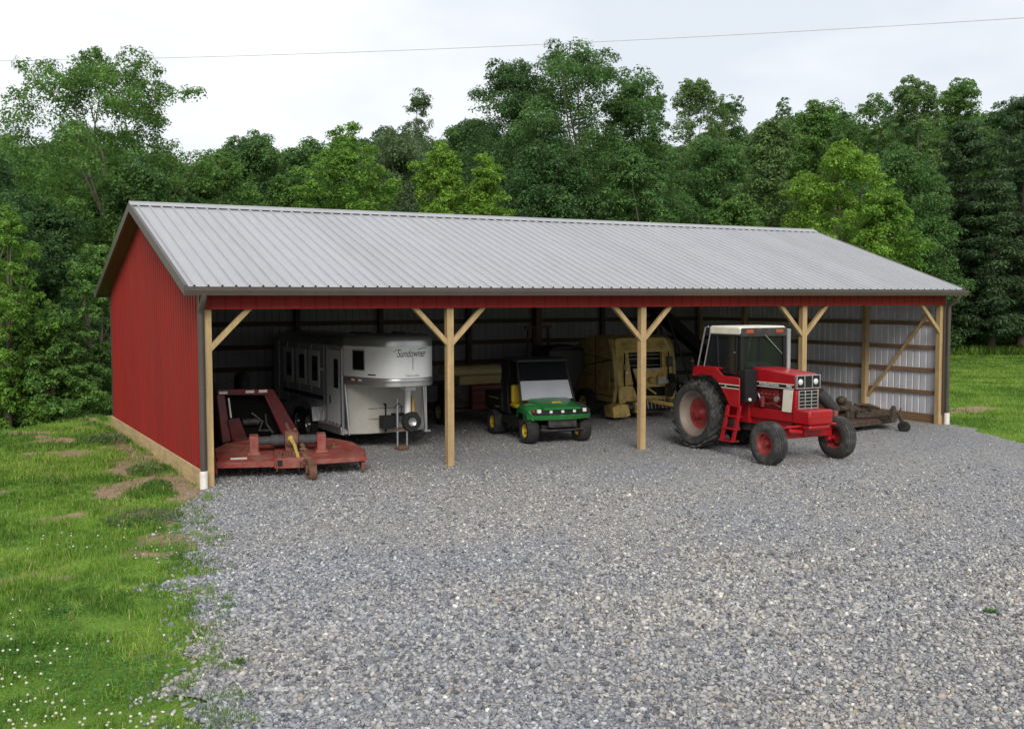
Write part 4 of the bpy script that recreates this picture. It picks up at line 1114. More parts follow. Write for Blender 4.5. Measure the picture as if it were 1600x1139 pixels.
# grille
mb = MB(); mb.box(-.27, .27, -2.815, -2.78, 1.08, 1.555); mb.box(-.325, .325, -2.818, -2.78, 1.605, 1.865)
gr = mb.build('grille', M['black'], tr)
mb = MB()
for i in range(7):
    z = 1.09 + i * .0755; mb.box(-.275, .275, -2.835, -2.812, z - .009, z + .009)
for x in (-.275, -.092, .092, .275): mb.box(x - .010, x + .010, -2.838, -2.81, 1.08, 1.553)
for z in (1.598, 1.872): mb.box(-.335, .335, -2.838, -2.79, z - .010, z + .010)
for x in (-.335, -.11, .11, .335): mb.box(x - .010, x + .010, -2.836, -2.79, 1.59, 1.88)
mb.build('grille_bars', M['alu'], gr, bevel=.003)
for x in (-.22, .22):
    mb = MB(); mb.lathe([(.001, -2.842), (.055, -2.836), (.066, -2.82), (.07, -2.80)], (x, 0, 1.735), 'y', 20); mb.build('headlight', M['lens'], gr, smooth=50)
# engine and frame rails
mb = MB()
mb.box(-.22, .22, -2.45, -1.35, 1.05, 1.56); mb.box(-.27, .27, -2.2, -1.5, 1.30, 1.54)
for i in range(6): mb.cyl((-.30, -1.55 - i * .13, 1.42), (-.20, -1.55 - i * .13, 1.36), .035, None, 8)
mb.cyl((-.33, -2.18, 1.30), (-.20, -2.18, 1.30), .085, None, 16); mb.cyl((-.31, -1.75, 1.12), (-.31, -1.75, 1.36), .055, None, 12)
mb.tube([(-.30, -2.32, 1.15), (-.32, -2.1, 1.22), (-.30, -1.9, 1.18), (-.31, -1.6, 1.25)], .022, 8)
mb.cyl((.33, -2.18, 1.30), (.20, -2.18, 1.30), .085, None, 16); mb.cyl((.31, -1.75, 1.12), (.31, -1.75, 1.36), .055, None, 12)
eng = mb.build('engine', M['engine'], tr, bevel=.012)
mb = MB(); mb.cyl((-.345, -2.20, 1.33), (-.30, -2.20, 1.33), .062, None, 18); mb.tube([(-.325, -1.62, 1.40), (-.34, -1.75, 1.22)], .018, 8); mb.build('filter', M['alu'], eng, smooth=40)
mb = MB()
for s in (-1, 1): mb.box(min(s * .24, s * .31), max(s * .24, s * .31), -2.85, -.4, .86, 1.08)
mb.box(-.24, .24, -2.6, .2, .70, .98); mb.box(-.36, .36, -1.35, -.25, .72, 1.22)
mb.build('frame_rail', M['tred'], tr, bevel=.015)
mb = MB(); mb.cyl((-.5, 0, .835), (.5, 0, .835), .14, None, 20); mb.box(-.3, .3, -.35, .35, .6, 1.15); mb.build('rear_axle', M['tred_dusty'], tr, bevel=.02)
mb = MB(); mb.box(-.345, .345, -3.22, -2.70, .84, 1.16); mb.box(-.30, .30, -3.19, -2.72, .73, .84)
fb = mb.build('front_weight', M['tred'], tr, bevel=.045)
mb = MB()
mb.box(-.33, .33, -3.223, -3.2, .985, .995)
mb.build('weight_seam', M['engine'], fb)
# front axle
mb = MB()
mb.bar((-.74, -2.70, .60), (.74, -2.70, .60), .17, .15); mb.box(-.18, .18, -2.9, -2.5, .58, .76)
for s in (-1, 1):
    mb.cyl((s * .76, -2.70, .42), (s * .76, -2.70, .80), .062, None, 14); mb.cyl((s * .74, -2.70, .46), (s * .92, -2.70, .46), .05, None, 12)
    mb.bar((s * .76, -2.70, .78), (s * .72, -2.92, .78), .07, .05)
mb.tube([(-.72, -2.92, .80), (.72, -2.92, .80)], .028, 10); mb.cyl((-.30, -2.95, .68), (-.66, -2.93, .72), .05, None, 12)
mb.build('front_axle', M['tred'], tr, bevel=.012)
# belly bits
mb = MB(); mb.box(-.2, .2, -2.3, -.9, .52, .70); mb.cyl((0, -2.2, .55), (0, .9, .58), .05, None, 10); mb.box(-.42, -.30, -1.0, -.45, .5, .75); mb.build('transmission', M['dark'], tr, bevel=.02)
# fenders / cab base
FP = [(.10, 1.70), (.06, 1.93), (-.02, 1.965), (-.72, 1.965), (-.80, 1.93), (-1.0, 1.80), (-1.14, 1.775), (-1.56, 1.765), (-1.57, 1.10), (-1.24, 1.12), (-1.10, 1.32), (-.82, 1.64), (-.60, 1.755), (-.30, 1.775)]
for s in (-1, 1):
    mb = MB(); x0, x1 = sorted((s * .80, s * .835)); mb.prism(FP, 'yz', x0, x1)
    x0, x1 = sorted((s * .55, s * .80)); mb.prism([(.10, 1.70), (.06, 1.93), (-.02, 1.962), (-.72, 1.962), (-.78, 1.93), (-.60, 1.76), (-.30, 1.79)], 'yz', x0, x1)
    x0, x1 = sorted((s * .45, s * .80)); mb.prism([(-1.0, 1.775), (-1.36, 1.762), (-1.36, 1.10), (-1.24, 1.12)], 'yz', x0, x1)
    fd = mb.build('fender', M['tred'], tr, bevel=.012)
    x0, x1 = sorted((s * .834, s * .841))
    mb = MB(); mb.prism([(-.90, 1.59), (-1.56, 1.585), (-1.56, 1.53), (-.96, 1.535)], 'yz', x0, x1); mb.build('fender_stripe', M['black'], fd)
    mb = MB(); x0, x1 = sorted((s * .834, s * .843))
    mb.prism([(-.865, 1.61), (-1.56, 1.605), (-1.56, 1.587), (-.88, 1.592)], 'yz', x0, x1); mb.build('fender_trim', M['cream'], fd); mb = MB(); mb.prism([(-.96, 1.533), (-1.56, 1.528), (-1.56, 1.510), (-.98, 1.515)], 'yz', x0, x1)
    mb.box(x0, x1, -1.13, -1.09, 1.545, 1.578); mb.build('fender_trim', M['cream'], fd)
# black tank below the windscreen and steps
for s in (-1, 1):
    mb = MB(); x0, x1 = sorted((s * .37, s * .70)); mb.box(x0, x1, -1.62, -1.38, 1.22, 1.93); mb.box(x0, x1, -1.60, -1.40, 1.93, 1.945)
    bx_ = mb.build('side_console', M['black'], tr, bevel=.02)
    mb = MB(); mb.lathe([(.001, -1.652), (.035, -1.648), (.04, -1.615)], (s * .58, 0, 1.28), 'y', 14); mb.build('lamp', M['lens'], bx_, smooth=50)
    mb = MB()
    for y in (-1.02, -1.40): mb.bar((s * .80, y - .16, 1.14), (s * .86, y, .33), .05, .10, (0, 1, 0))
    mb.box(min(s * .70, s * .92), max(s * .70, s * .92), -1.44, -.98, .32, .35)
    mb.box(min(s * .72, s * .90), max(s * .72, s * .90), -1.49, -1.06, .60, .63); mb.box(min(s * .70, s * .86), max(s * .70, s * .86), -1.55, -1.10, .88, .91)
    mb.build('step', M['tred'], tr, bevel=.008)
cab_ = tr
_n0 = set(tr.children)
# cab
mb = MB()
mb.prism([(-1.80, 2.70), (-1.86, 2.76), (-1.84, 2.86), (-1.72, 2.905), (-.42, 2.905), (-.34, 2.86), (-.34, 2.70)], 'yz', -.69, .69)
rf = mb.build('cab_roof', M['cream'], cab_, bevel=.05)
mb = MB(); mb.box(-.66, .66, -1.875, -1.80, 2.665, 2.868); mb.box(-.68, -.60, -1.87, -1.70, 2.66, 2.85); mb.box(.60, .68, -1.87, -1.70, 2.66, 2.85)
vs = mb.build('visor', M['dark'], cab_, bevel=.02)
for x in (-.44, .44):
    mb = MB(); mb.box(x - .105, x + .105, -1.895, -1.865, 2.745, 2.825); mb.build('marker_lamp', M['amber'], vs, bevel=.012)
mb = MB()
for s in (-1, 1):
    mb.bar((s * .63, -1.80, 1.92), (s * .63, -1.80, 2.70), .085, .09, (0, 1, 0))
    mb.bar((s * .665, -.80, 1.93), (s * .665, -.72, 2.72), .05, .05, (0, 1, 0))
    mb.bar((s * .665, -.18, 1.95), (s * .665, -.36, 2.72), .05, .06, (0, 1, 0))
    mb.bar((s * .665, -1.62, 1.78), (s * .665, -1.66, 2.70), .05, .05, (0, 1, 0))
    mb.bar((s * .67, -1.80, 2.695), (s * .67, -.36, 2.695), .05, .05)
mb.box(-.63, .63, -1.83, -1.76, 1.86, 1.93); mb.box(-.66, .66, -.24, -.16, 1.9, 1.98)
mb.build('cab_frame', M['black'], cab_, bevel=.008)
mb = MB(); mb.box(-.59, .59, -1.80, -1.788, 1.93, 2.67); mb.build('windscreen', M['glass'], cab_)
for s in (-1, 1):
    mb = MB(); x0, x1 = sorted((s * .655, s * .667)); mb.prism([(-1.62, 1.80), (-1.02, 1.82), (-.82, 1.96), (-.76, 2.68), (-1.66, 2.68)], 'yz', x0, x1)
    dr = mb.build('door', M['glass'], cab_)
    mb = MB(); mb.box(min(s * .664, s * .69), max(s * .664, s * .69), -1.58, -1.52, 2.3, 2.33); mb.build('handle', M['alu'], dr)
    mb = MB(); mb.prism([(-.78, 1.97), (-.20, 1.97), (-.38, 2.68), (-.70, 2.68)], 'yz', x0, x1); mb.build('quarter_window', M['glass'], cab_)
    mb = MB(); mb.tube([(s * .70, -.34, 2.88), (s * .72, -.24, 2.86), (s * .72, .02, 1.97)], .02, 8); mb.tube([(s * .70, -.46, 2.86), (s * .715, -.44, 2.70), (s * .715, -.20, 1.97)], .016, 8); mb.build('grab_rail', M['alu'], cab_, smooth=50)
mb = MB(); mb.box(-.6, .6, -.215, -.205, 1.98, 2.68); mb.build('rear_window', M['glass'], cab_)
mb = MB(); mb.bar((.0, -1.90, 2.70), (.56, -1.815, 2.27), .016, .022, (0, 1, 0)); mb.build('wiper', M['alu'], cab_)
mb = MB(); mb.lathe([(.19 + .014 * math.cos(a), .014 * math.sin(a)) for a in np.linspace(0, 2 * PI, 8, endpoint=False)], (0, -1.32, 2.14), 'z', 28, close=True); mb.cyl((0, -1.32, 2.14), (0, -1.52, 1.85), .025, None, 8); mb.bar((-.18, -1.32, 2.14), (.18, -1.32, 2.14), .02, .02)
mb.build('steering_wheel', M['black'], cab_, smooth=50)
mb = MB(); mb.box(-.25, .25, -.95, -.5, 1.72, 1.84); mb.box(-.25, .25, -.55, -.42, 1.84, 2.35); mb.build('seat', M['ired'], cab_, bevel=.05)
mb = MB(); mb.prism([(-1.45, 1.93), (-1.78, 1.93), (-1.78, 2.02), (-1.62, 2.09), (-1.45, 2.09)], 'yz', -.27, .27); mb.build('dashboard', pbr('grey_dash', (.12, .125, .13), .6), cab_, bevel=.02)
mb = MB(); mb.box(-.66, .66, -1.75, -.2, 1.60, 1.72); mb.box(-.60, .60, -.6, -.2, 1.2, 1.7); mb.build('cab_floor', M['dark'], cab_)
for o in tr.children:
    if o not in _n0:
        for q in [o] + list(o.children):
            for v in q.data.vertices: v.co.y = v.co.y if v.co.y > -.3 else -.3 + (v.co.y + .3) * .73
mb = MB(); mb.tube([(.30, -1.89, 1.93), (.30, -1.89, 2.05), (.30, -1.89, 2.80), (.30, -1.90, 2.84)], [.045, .048, .048, .046], 14); mb.build('exhaust_pipe', M['alu'], tr, smooth=50)
mb = MB(); mb.ball((-.86, .05, 2.06), .045); mb.cyl((-.84, .05, 1.96), (-.86, .05, 2.05), .012, None, 8); mb.build('work_lamp', M['black'], tr, smooth=60)
mb = MB(); mb.bar((-.4, .5, .5), (-.45, 1.1, .55), .06, .05); mb.bar((.4, .5, .5), (.45, 1.1, .55), .06, .05); mb.bar((0, .35, 1.05), (0, 1.0, 1.0), .06, .06); mb.box(-.3, .3, .3, .5, .5, 1.2); mb.build('hitch', M['dark'], tr, bevel=.01)

# ---------------- white horse trailer (nose looks to -y)
ht = thing('horse_trailer', 'white and silver gooseneck horse trailer parked nose out', 'trailer', (5.10, 2.0, 0))
HW = 1.05
def nose_y(x, w=HW, y0=0.0): return y0 + 1.5 * (abs(x) / w) ** 3.35
def nose_plan(w=HW, y0=0.0, yb=1.6, n=28):
    xs = [w * math.sin(PI / 2 * (-1 + 2 * i / n)) for i in range(n + 1)]
    return [(-w, yb)] + [(x, nose_y(x, w, y0)) for x in xs] + [(w, yb)]
def loft(mb, rings):
    b = [(len(r)) for r in rings]; k = b[0]; v = [p for r in rings for p in r]; f = []
    for i in range(len(rings) - 1):
        for j in range(k - 1): f.append((i * k + j, i * k + j + 1, (i + 1) * k + j + 1, (i + 1) * k + j))
        f.append((i * k + k - 1, i * k, (i + 1) * k, (i + 1) * k + k - 1))
    f.append(tuple(reversed(range(k)))); f.append(tuple((len(rings) - 1) * k + j for j in range(k)))
    return mb.add(v, f)
def ring(z, w=HW, y0=0.0, yb=1.6): return [(x, y, z) for x, y in nose_plan(w, y0, yb)]
mb = MB(); loft(mb, [ring(1.73), ring(2.475)]); nose = mb.build('nose', M['white'], ht, smooth=40)
mb = MB(); loft(mb, [ring(1.545, 1.04, .012), ring(1.56, 1.056, -.006), ring(1.635, 1.056, -.006), ring(1.64, 1.05, 0), ring(1.65, 1.056, -.006), ring(1.722, 1.056, -.006), ring(1.73, 1.05, .0)])
mb.build('nose_band', M['alu'], nose, smooth=40)
mb = MB(); loft(mb, [ring(2.475, 1.056, -.006), ring(2.58, 1.052, 0), ring(2.64, 1.03, .02), ring(2.685, .98, .08), ring(2.71, .90, .18), ring(2.72, .76, .34)])
mb.build('nose_cap', M['alu'], nose, smooth=50)
# main box
YB = 7.2
mb = MB(); mb.box(-HW, HW, 1.6, YB, .42, 2.42); body = mb.build('body', M['alu_wall'], ht, bevel=.01)
mb = MB()
mb.prism([(-HW - .005, 2.42), (-HW + .03, 2.52), (-HW + .14, 2.60), (-.4, 2.645), (.4, 2.645), (HW - .14, 2.60), (HW - .03, 2.52), (HW + .005, 2.42)], 'xz', 1.55, YB)
rfm = mb.build('roof', M['alu'], ht, smooth=50)
mb = MB(); mb.box(-.3, .1, 2.6, 3.1, 2.63, 2.72); mb.box(.15, .4, 1.2, 1.5, 2.71, 2.76); mb.build('roof_vent', M['dark'], rfm, bevel=.02)
# drop wall below the nose, tapered front
mb = MB(); mb.prism([(-HW + .02, 1.66), (-.90, 1.50), (-.5, 1.36), (.5, 1.36), (.90, 1.50), (HW - .02, 1.66)], 'xy', .36, 1.55); dw = mb.build('drop_wall', M['dusty'], ht, bevel=.012)
mb = MB()
for z in (.95,): mb.prism([(-.5, 1.353), (.5, 1.353), (.5, 1.362), (-.5, 1.362)], 'xy', z - .006, z + .006)
mb.tube([(-.08, 1.34, .38), (-.08, 1.33, 1.02), (-.10, 1.30, 1.05), (-.14, 1.27, 1.05)], .02, 8)
mb.box(.46, .54, 1.30, 1.37, .36, 1.50)
mb.build('jack_handle', M['black'], dw)
for s in (-1, 1):
    mb = MB(); mb.bar((s * 1.03, 1.50, 1.55), (s * .99, 1.36, .36), .03, .05, (0, 1, 0)); mb.bar((s * 1.055, 1.62, 1.75), (s * 1.055, 1.60, .34), .05, .06, (0, 1, 0)); mb.build('corner_post', M['alu'], ht, bevel=.004)
mb = MB(); mb.prism([(1.44, .5), (1.58, .5), (1.58, 1.5), (1.52, 1.5)], 'yz', -1.02, -.99); mb.build('corner_gap', M['dark'], ht)
# running board and skirt
for s in (-1, 1):
    mb = MB(); x0, x1 = sorted((s * .9, s * 1.10)); mb.prism([(1.62, .34), (1.62, .52), (3.3, .52), (3.3, .34)], 'yz', x0, x1); mb.box(x0, x1, 5.2, YB, .38, .55); mb.build('running_board', M['alu'], ht, bevel=.015)
    mb = MB()
    for i in range(12):
        x0, x1 = sorted((s * 1.052, s * 1.056)); y = 1.70 + i * .13; mb.box(x0, x1, y, y + .12, .545, .585, i % 2)
    for i in range(4):
        x0, x1 = sorted((s * 1.03, s * 1.068)); mb.box(x0, x1, .92 + i * .13, 1.04 + i * .13, 1.66, 1.70, i % 2) if False else None
    mb.build('reflective_tape', [M['redlens'], M['sticker']], ht)
    # tape on the nose band follows its curve
    mb = MB()
    for i in range(4):
        xa, xb = (s * (1.02 - .035 * i), s * (1.02 - .035 * (i + 1)))
        ya, yb = nose_y(xa, 1.056, -.006) - .006, nose_y(xb, 1.056, -.006) - .006
        mb.add([(xa * 1.004, ya, 1.655), (xb * 1.004, yb, 1.655), (xb * 1.004, yb, 1.70), (xa * 1.004, ya, 1.70), (xa, ya + .004, 1.655), (xb, yb + .004, 1.655), (xb, yb + .004, 1.70), (xa, ya + .004, 1.70)], [(0, 1, 2, 3), (7, 6, 5, 4), (0, 4, 5, 1), (3, 2, 6, 7), (0, 3, 7, 4), (1, 5, 6, 2)], i % 2)
    mb.build('reflective_tape', [M['redlens'], M['sticker']], ht)
    # fender and wheels
    mb = MB(); P = [(3.25, .52), (3.35, .86), (3.6, 1.02), (4.9, 1.02), (5.15, .86), (5.25, .52), (5.18, .52), (5.08, .84), (4.86, .96), (3.64, .96), (3.42, .84), (3.33, .52)]
    x0, x1 = sorted((s * 1.0, s * 1.24)); mb.prism(P, 'yz', x0, x1); mb.build('fender', M['alu'], ht, smooth=40)
    for y in (3.80, 4.68): wheel(ht, (s * 1.1, y, .38), .38, .22, .22, s, M['alu'], M['alu'], M['rubber'], ribs=4, dish=.03, bolts=6, hubr=.05)
# side door with window, stall windows
S = -1
mb = MB(); mb.box(-HW - .014, -HW, 1.70, 2.62, .58, 2.32); dr = mb.build('door', M['white'], ht, bevel=.006)
mb = MB(); mb.box(-HW - .022, -HW - .014, 1.86, 2.16, 1.42, 2.12); mb.build('window', M['glass_dark'], dr, bevel=.004)
mb = MB(); mb.box(-HW - .03, -HW - .014, 2.40, 2.46, 1.02, 1.22); mb.build('handle', M['black'], dr, bevel=.006)
for ya_, yb2 in ((2.66, 2.72), (1.62, 1.69)):
    mb = MB(); mb.box(-HW - .024, -HW, ya_, yb2, .5, 2.36); mb.build('door_frame', M['alu'], ht)
for y in (3.25, 4.3, 5.4):
    mb = MB(); mb.box(-HW - .014, -HW, y, y + .85, 1.35, 2.25); wf = mb.build('window_frame', M['white'], ht, bevel=.006)
    mb = MB(); mb.box(-HW - .02, -HW - .014, y + .12, y + .55, 1.50, 2.12); mb.build('window', M['glass_dark'], wf)
mb = MB(); mb.box(-HW - .01, -HW, 3.0, 6.3, 1.05, 1.16); mb.build('side_stripe', M['ink'], ht)
mb = MB(); mb.ball((-HW - .03, 3.02, 1.82), .03); mb.build('hook', M['lens'], ht, smooth=60)
# nose window on the near flank
def nose_patch(mb, xa, xb, z0, z1, out=.006, n=6, s=-1):
    v = []; f = []
    P = []
    for i in range(n + 1):
        x = xa + (xb - xa) * i / n; P.append((x, nose_y(x)))
    for i, (x, y) in enumerate(P):
        a = P[max(i - 1, 0)]; b = P[min(i + 1, n)]; tx, ty = b[0] - a[0], b[1] - a[1]; l = math.hypot(tx, ty); nx_, ny_ = ty / l, -tx / l
        if ny_ > 0 and abs(nx_) < .9: nx_, ny_ = -nx_, -ny_
        if nx_ * x < 0: nx_, ny_ = -nx_, -ny_
        for z in (z0, z1): v.append((x + nx_ * out, y + ny_ * out, z))
        for z in (z0, z1): v.append((x - nx_ * .01, y - ny_ * .01, z))
    for i in range(n):
        k = i * 4; f += [(k, k + 4, k + 5, k + 1), (k + 2, k + 3, k + 7, k + 6), (k, k + 2, k + 6, k + 4), (k + 1, k + 5, k + 7, k + 3)]
    f += [(0, 1, 3, 2), (n * 4, n * 4 + 2, n * 4 + 3, n * 4 + 1)]
    mb.add(v, f)
for s in (-1, 1):
    mb = MB(); nose_patch(mb, s * .835, s * .965, 1.90, 2.37, .010); wf = mb.build('window_frame', M['alu'], ht)
    mb = MB(); nose_patch(mb, s * .845, s * .958, 1.925, 2.345, .016); mb.build('window', M['glass_dark'], wf)
for z in (2.462, 1.742):
    mb = MB(); loft(mb, [ring(z - .010, 1.056, -.006), ring(z + .010, 1.056, -.006)]); mb.build('rivet_rail', M['alu'], nose, smooth=40)
for y in (2.95, 3.9, 4.9, 5.9, 6.7):
    mb = MB(); mb.box(-HW - .008, -HW, y - .02, y + .02, .56, 2.40); mb.build('side_post', M['alu'], ht)
for x in (-.5, .0, .5):
    mb = MB(); mb.box(x - .05, x + .05, nose_y(x, 1.05, 0) - .02, nose_y(x, 1.05, 0) + .02, 2.55 - abs(x) * 0, 2.58); mb.build('marker_lamp', M['amber'], nose, bevel=.006) if False else None
mb = MB(); mb.box(-.5, .46, 1.345, 1.362, .70, .72); mb.build('drop_wall_rail', M['alu'], dw)
# lettering on the nose
def wrap(o):
    for v in o.data.vertices:
        X = o.location.x + v.co.x
        v.co.z += 0
        v.co.z = v.co.z - (nose_y(X) - o.location.y) if False else v.co.z - (nose_y(X) - nose_y(o.location.x))
t = text_mesh('Sundowner', .25, M['ink'], nose, 'lettering', (.02, nose_y(.02) - .004, 2.30), (PI / 2, 0, 0), .35, .001, .72); wrap(t)
mb = MB()
def ink_line(mb, pts, wd):
    for (xa, za), (xb, zb) in zip(pts[:-1], pts[1:]):
        mb.bar((xa, nose_y(xa) - .005, za), (xb, nose_y(xb) - .005, zb), .004, wd, (0, 1, 0)) if False else mb.bar((xa, nose_y(xa) - .005, za), (xb, nose_y(xb) - .005, zb), wd, .004, (0, 1, 0))
ink_line(mb, [(-.40, 2.35), (-.30, 2.40), (-.24, 2.37)], .012); ink_line(mb, [(.18, 2.385), (.3, 2.42), (.44, 2.43)], .012)
ink_line(mb, [(.05, 2.22), (.05, 1.93)], .012)
mb.build('logo_stroke', M['ink'], nose)
t = text_mesh('TRAILERS', .045, M['ink'], nose, 'lettering', (.04, nose_y(.04) - .004, 1.80), (PI / 2, 0, 0), 0, .001, .34); wrap(t)
mb = MB(); nose_patch(mb, -.80, -.70, 1.80, 1.83, .004); mb.build('badge', M['ink'], nose)
# coupler, jack, propane box, spare stand under the nose
mb = MB(); mb.tube([(.28, .85, 1.56), (.28, .85, .78)], .075, 12); mb.box(.16, .42, .70, 1.0, 1.40, 1.55); cp = mb.build('coupler', M['white'], ht, smooth=40)
mb = MB(); mb.box(.37, .42, .78, .92, .85, 1.25); mb.build('safety_tag', M['oldyellow'], cp)
for x in (.02, .26):
    mb = MB(); mb.tube([(x, .86, 1.2), (x, .86, .4)], .032, 10); mb.tube([(x, .86, .5), (x, .86, .06)], .024, 10); mb.build('jack_leg', M['alu'], ht, smooth=40)
mb = MB(); mb.lathe([(.001, .075), (.10, .075), (.14, .05), (.17, .0)], (.13, .86, 0.03), 'z', 20); mb.build('jack_foot', M['rust'], ht, smooth=30); mb = MB(); mb.box(-.05, .32, .80, .92, .48, .53); mb.build('jack_plate', M['rust'], ht, smooth=30)
mb = MB(); mb.lathe([(.10, -.07), (.22, -.08), (.235, -.03), (.235, .03), (.22, .08), (.10, .07)], (.34, .78, .66), 'y', 24); mb.build('spare_tyre', M['rubber'], ht, smooth=40)
mb = MB(); mb.lathe([(.001, -.04), (.06, -.05), (.10, -.075), (.10, .05)], (.34, .78, .66), 'y', 20); mb.build('spare_rim', M['alu'], ht, smooth=40)
mb = MB(); mb.box(-.30, .05, .95, 1.2, .5, .80); mb.tube([(-.02, .88, 1.0), (.03, .80, 1.12), (.12, .82, 1.0), (.10, .86, .8)], .014, 8); mb.box(.0, .6, 1.0, 1.2, .78, .84); mb.build('battery_box', M['black'], ht, bevel=.01)
mb = MB(); mb.bar((.72, .95, 1.55), (.80, .98, .42), .05, .06, (0, 1, 0)); mb.box(.74, .90, .92, 1.04, .38, .42); mb.build('support_leg', M['alu'], ht)
mb = MB(); mb.box(-.95, .95, 1.7, YB - .1, .30, .42); mb.build('chassis', M['dark'], ht)

# ---------------- green utility vehicle
uv = thing('utility_vehicle', 'small green utility vehicle with yellow seat and black roof', 'utility vehicle', (9.02, 2.15, 0), -.12); uv.scale = (1.15, 1.04, 1.03)
for s in (-1, 1):
    wheel(uv, (s * .61, 0, .315), .315, .27, .15, s, M['yellow'], M['yellow'], M['rubber'], dish=.05, bolts=4, lugs=0, hubr=.035)
    wheel(uv, (s * .62, 2.05, .32), .32, .30, .155, s, M['yellow'], M['yellow'], M['rubber'], dish=.05, bolts=4, lugs=0, hubr=.035)
mb = MB(); mb.box(-.42, .42, -.25, 2.5, .28, .46); mb.box(-.68, .68, .42, 1.55, .36, .56); mb.build('chassis', M['black'], uv, bevel=.02)
def hood_ring(y, w, z0, z1, r): 
    return [(-w, y, z0), (-w, y, z1 - r), (-w + r * .35, y, z1 - r * .35), (-w + r, y, z1), (0, y, z1 + .018), (w - r, y, z1), (w - r * .35, y, z1 - r * .35), (w, y, z1 - r), (w, y, z0)]
mb = MB(); loft(mb, [hood_ring(-.45, .38, .835, .865, .012), hood_ring(-.42, .42, .83, .89, .03), hood_ring(-.36, .44, .80, .905, .05), hood_ring(-.1, .45, .68, .945, .06), hood_ring(.25, .48, .66, 1.02, .06), hood_ring(.42, .49, .64, 1.03, .06)])
hd = mb.build('hood', M['jgreen'], uv, smooth=35)
mb = MB(); mb.prism([(-.115, -.08), (.115, -.08), (.09, .02), (-.09, .02)], 'xy', 0, .004)
e = mb.build('badge', M['yellow'], hd); e.location = (.0, -.02, .978); e.rotation_euler = (.23, 0, 0)
# bumper and fenders in green
mb = MB(); n = 18; P = []
xs_ = [-.74 + 1.48 * i / n for i in range(n + 1)]
front = lambda x: -.50 + .30 * (abs(x) / .74) ** 2.6
rings = []
for dz, out_ in ((.58, .05), (.605, .0), (.675, -.02), (.71, .03), (.715, .10)):
    rings.append([(x, front(x) + out_, dz) for x in xs_] + [(.72, .1, dz), (-.72, .1, dz)])
loft(mb, rings); mb.build('bumper', M['jgreen'], uv, smooth=35)
for s in (-1, 1):
    mb = MB(); secs = []
    for yy, zt, wo in ((-.30, .78, .66), (-.22, .86, .72), (0, .915, .74), (.25, .93, .74), (.42, .90, .73), (.5, .80, .72)):
        secs.append([(s * .40, yy, zt - .03), (s * .40, yy, zt + .03), (s * (wo - .08), yy, zt), (s * wo, yy, zt - .07), (s * wo, yy, zt - .20), (s * (wo - .04), yy, zt - .20), (s * (wo - .10), yy, zt - .06)])
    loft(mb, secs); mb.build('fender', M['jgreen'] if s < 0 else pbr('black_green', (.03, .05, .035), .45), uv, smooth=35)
mb = MB(); mb.prism([(-.66, -.2), (-.66, -.30), (-.52, -.36), (-.40, -.41), (.40, -.41), (.52, -.36), (.66, -.30), (.66, -.2)], 'xy', .70, .835); mb.build('lamp_panel', M['black'], uv, bevel=.02)
for x, zz, yy in ((-.53, .805, -.385), (-.27, .785, -.41), (.0, .785, -.41), (.27, .785, -.41), (.52, .80, -.385)):
    q = .042 if abs(x) > .4 else .033
    mb = MB(); mb.box(x - q, x + q, yy - .015, yy + .06, zz - q, zz + q); mb.build('headlight', M['lens'], uv, bevel=.008)
mb = MB(); mb.box(-.665, -.615, -.345, -.28, .78, .83); mb.build('marker_lamp', M['redlens'], uv, bevel=.006)
mb = MB(); mb.box(-.32, .32, -.42, -.30, .42, .58); mb.tube([(-.5, -.38, .37), (-.3, -.44, .35), (.3, -.44, .35), (.5, -.38, .37)], .022, 8); mb.bar((-.62, 0, .32), (.62, 0, .32), .05, .05); mb.box(-.26, .26, -.435, -.42, .455, .535); mb.build('bull_bar', M['dark'], uv, bevel=.01)
# screen, roof, hoops
yb_, zb_, yt_, zt_ = .46, 1.00, .86, 1.90
def scr(t): return (yb_ + (yt_ - yb_) * t, zb_ + (zt_ - zb_) * t)
def screen(t0, t1, th, name, mt, wb=.60, wt=.54):
    (ya, za), (yb, zb) = scr(t0), scr(t1); wa = wb + (wt - wb) * t0; wc = wb + (wt - wb) * t1
    mb = MB(); v = []
    for o in (0, th): v += [(-wa, ya + o, za), (wa, ya + o, za), (wc, yb + o, zb), (-wc, yb + o, zb)]
    mb.add(v, [(0, 1, 2, 3), (7, 6, 5, 4), (0, 4, 5, 1), (1, 5, 6, 2), (2, 6, 7, 3), (3, 7, 4, 0)]); return mb.build(name, mt, uv)
screen(.50, 1.0, .008, 'windscreen', M['glass_dark'])
screen(.0, .49, .014, 'lower_windscreen', M['vinyl'])
mb = MB()
for s in (-1, 1):
    mb.tube([(s * .63, yb_, zb_ - .1), (s * .63, yb_, zb_), (s * .57, yt_, zt_), (s * .57, 1.62, zt_ + .0), (s * .60, 1.72, 1.80), (s * .62, 1.72, .75)], .025, 8)
mb.tube([(-.57, yt_, zt_), (.57, yt_, zt_)], .025, 8); mb.tube([(-.62, 1.72, 1.2), (.62, 1.72, 1.2)], .022, 8)
mb.build('roll_cage', M['black'], uv, smooth=50)
mb = MB(); mb.prism([(.74, 1.90), (.76, 1.95), (1.0, 1.985), (1.6, 1.985), (1.74, 1.96), (1.76, 1.90)], 'yz', -.60, .60); mb.build('roof', pbr('grey_black_roof', (.045, .045, .048), .5), uv, bevel=.03)
mb = MB(); mb.box(-.585, .585, 1.715, 1.745, .70, 1.90); mb.build('rear_curtain', M['black'], uv)
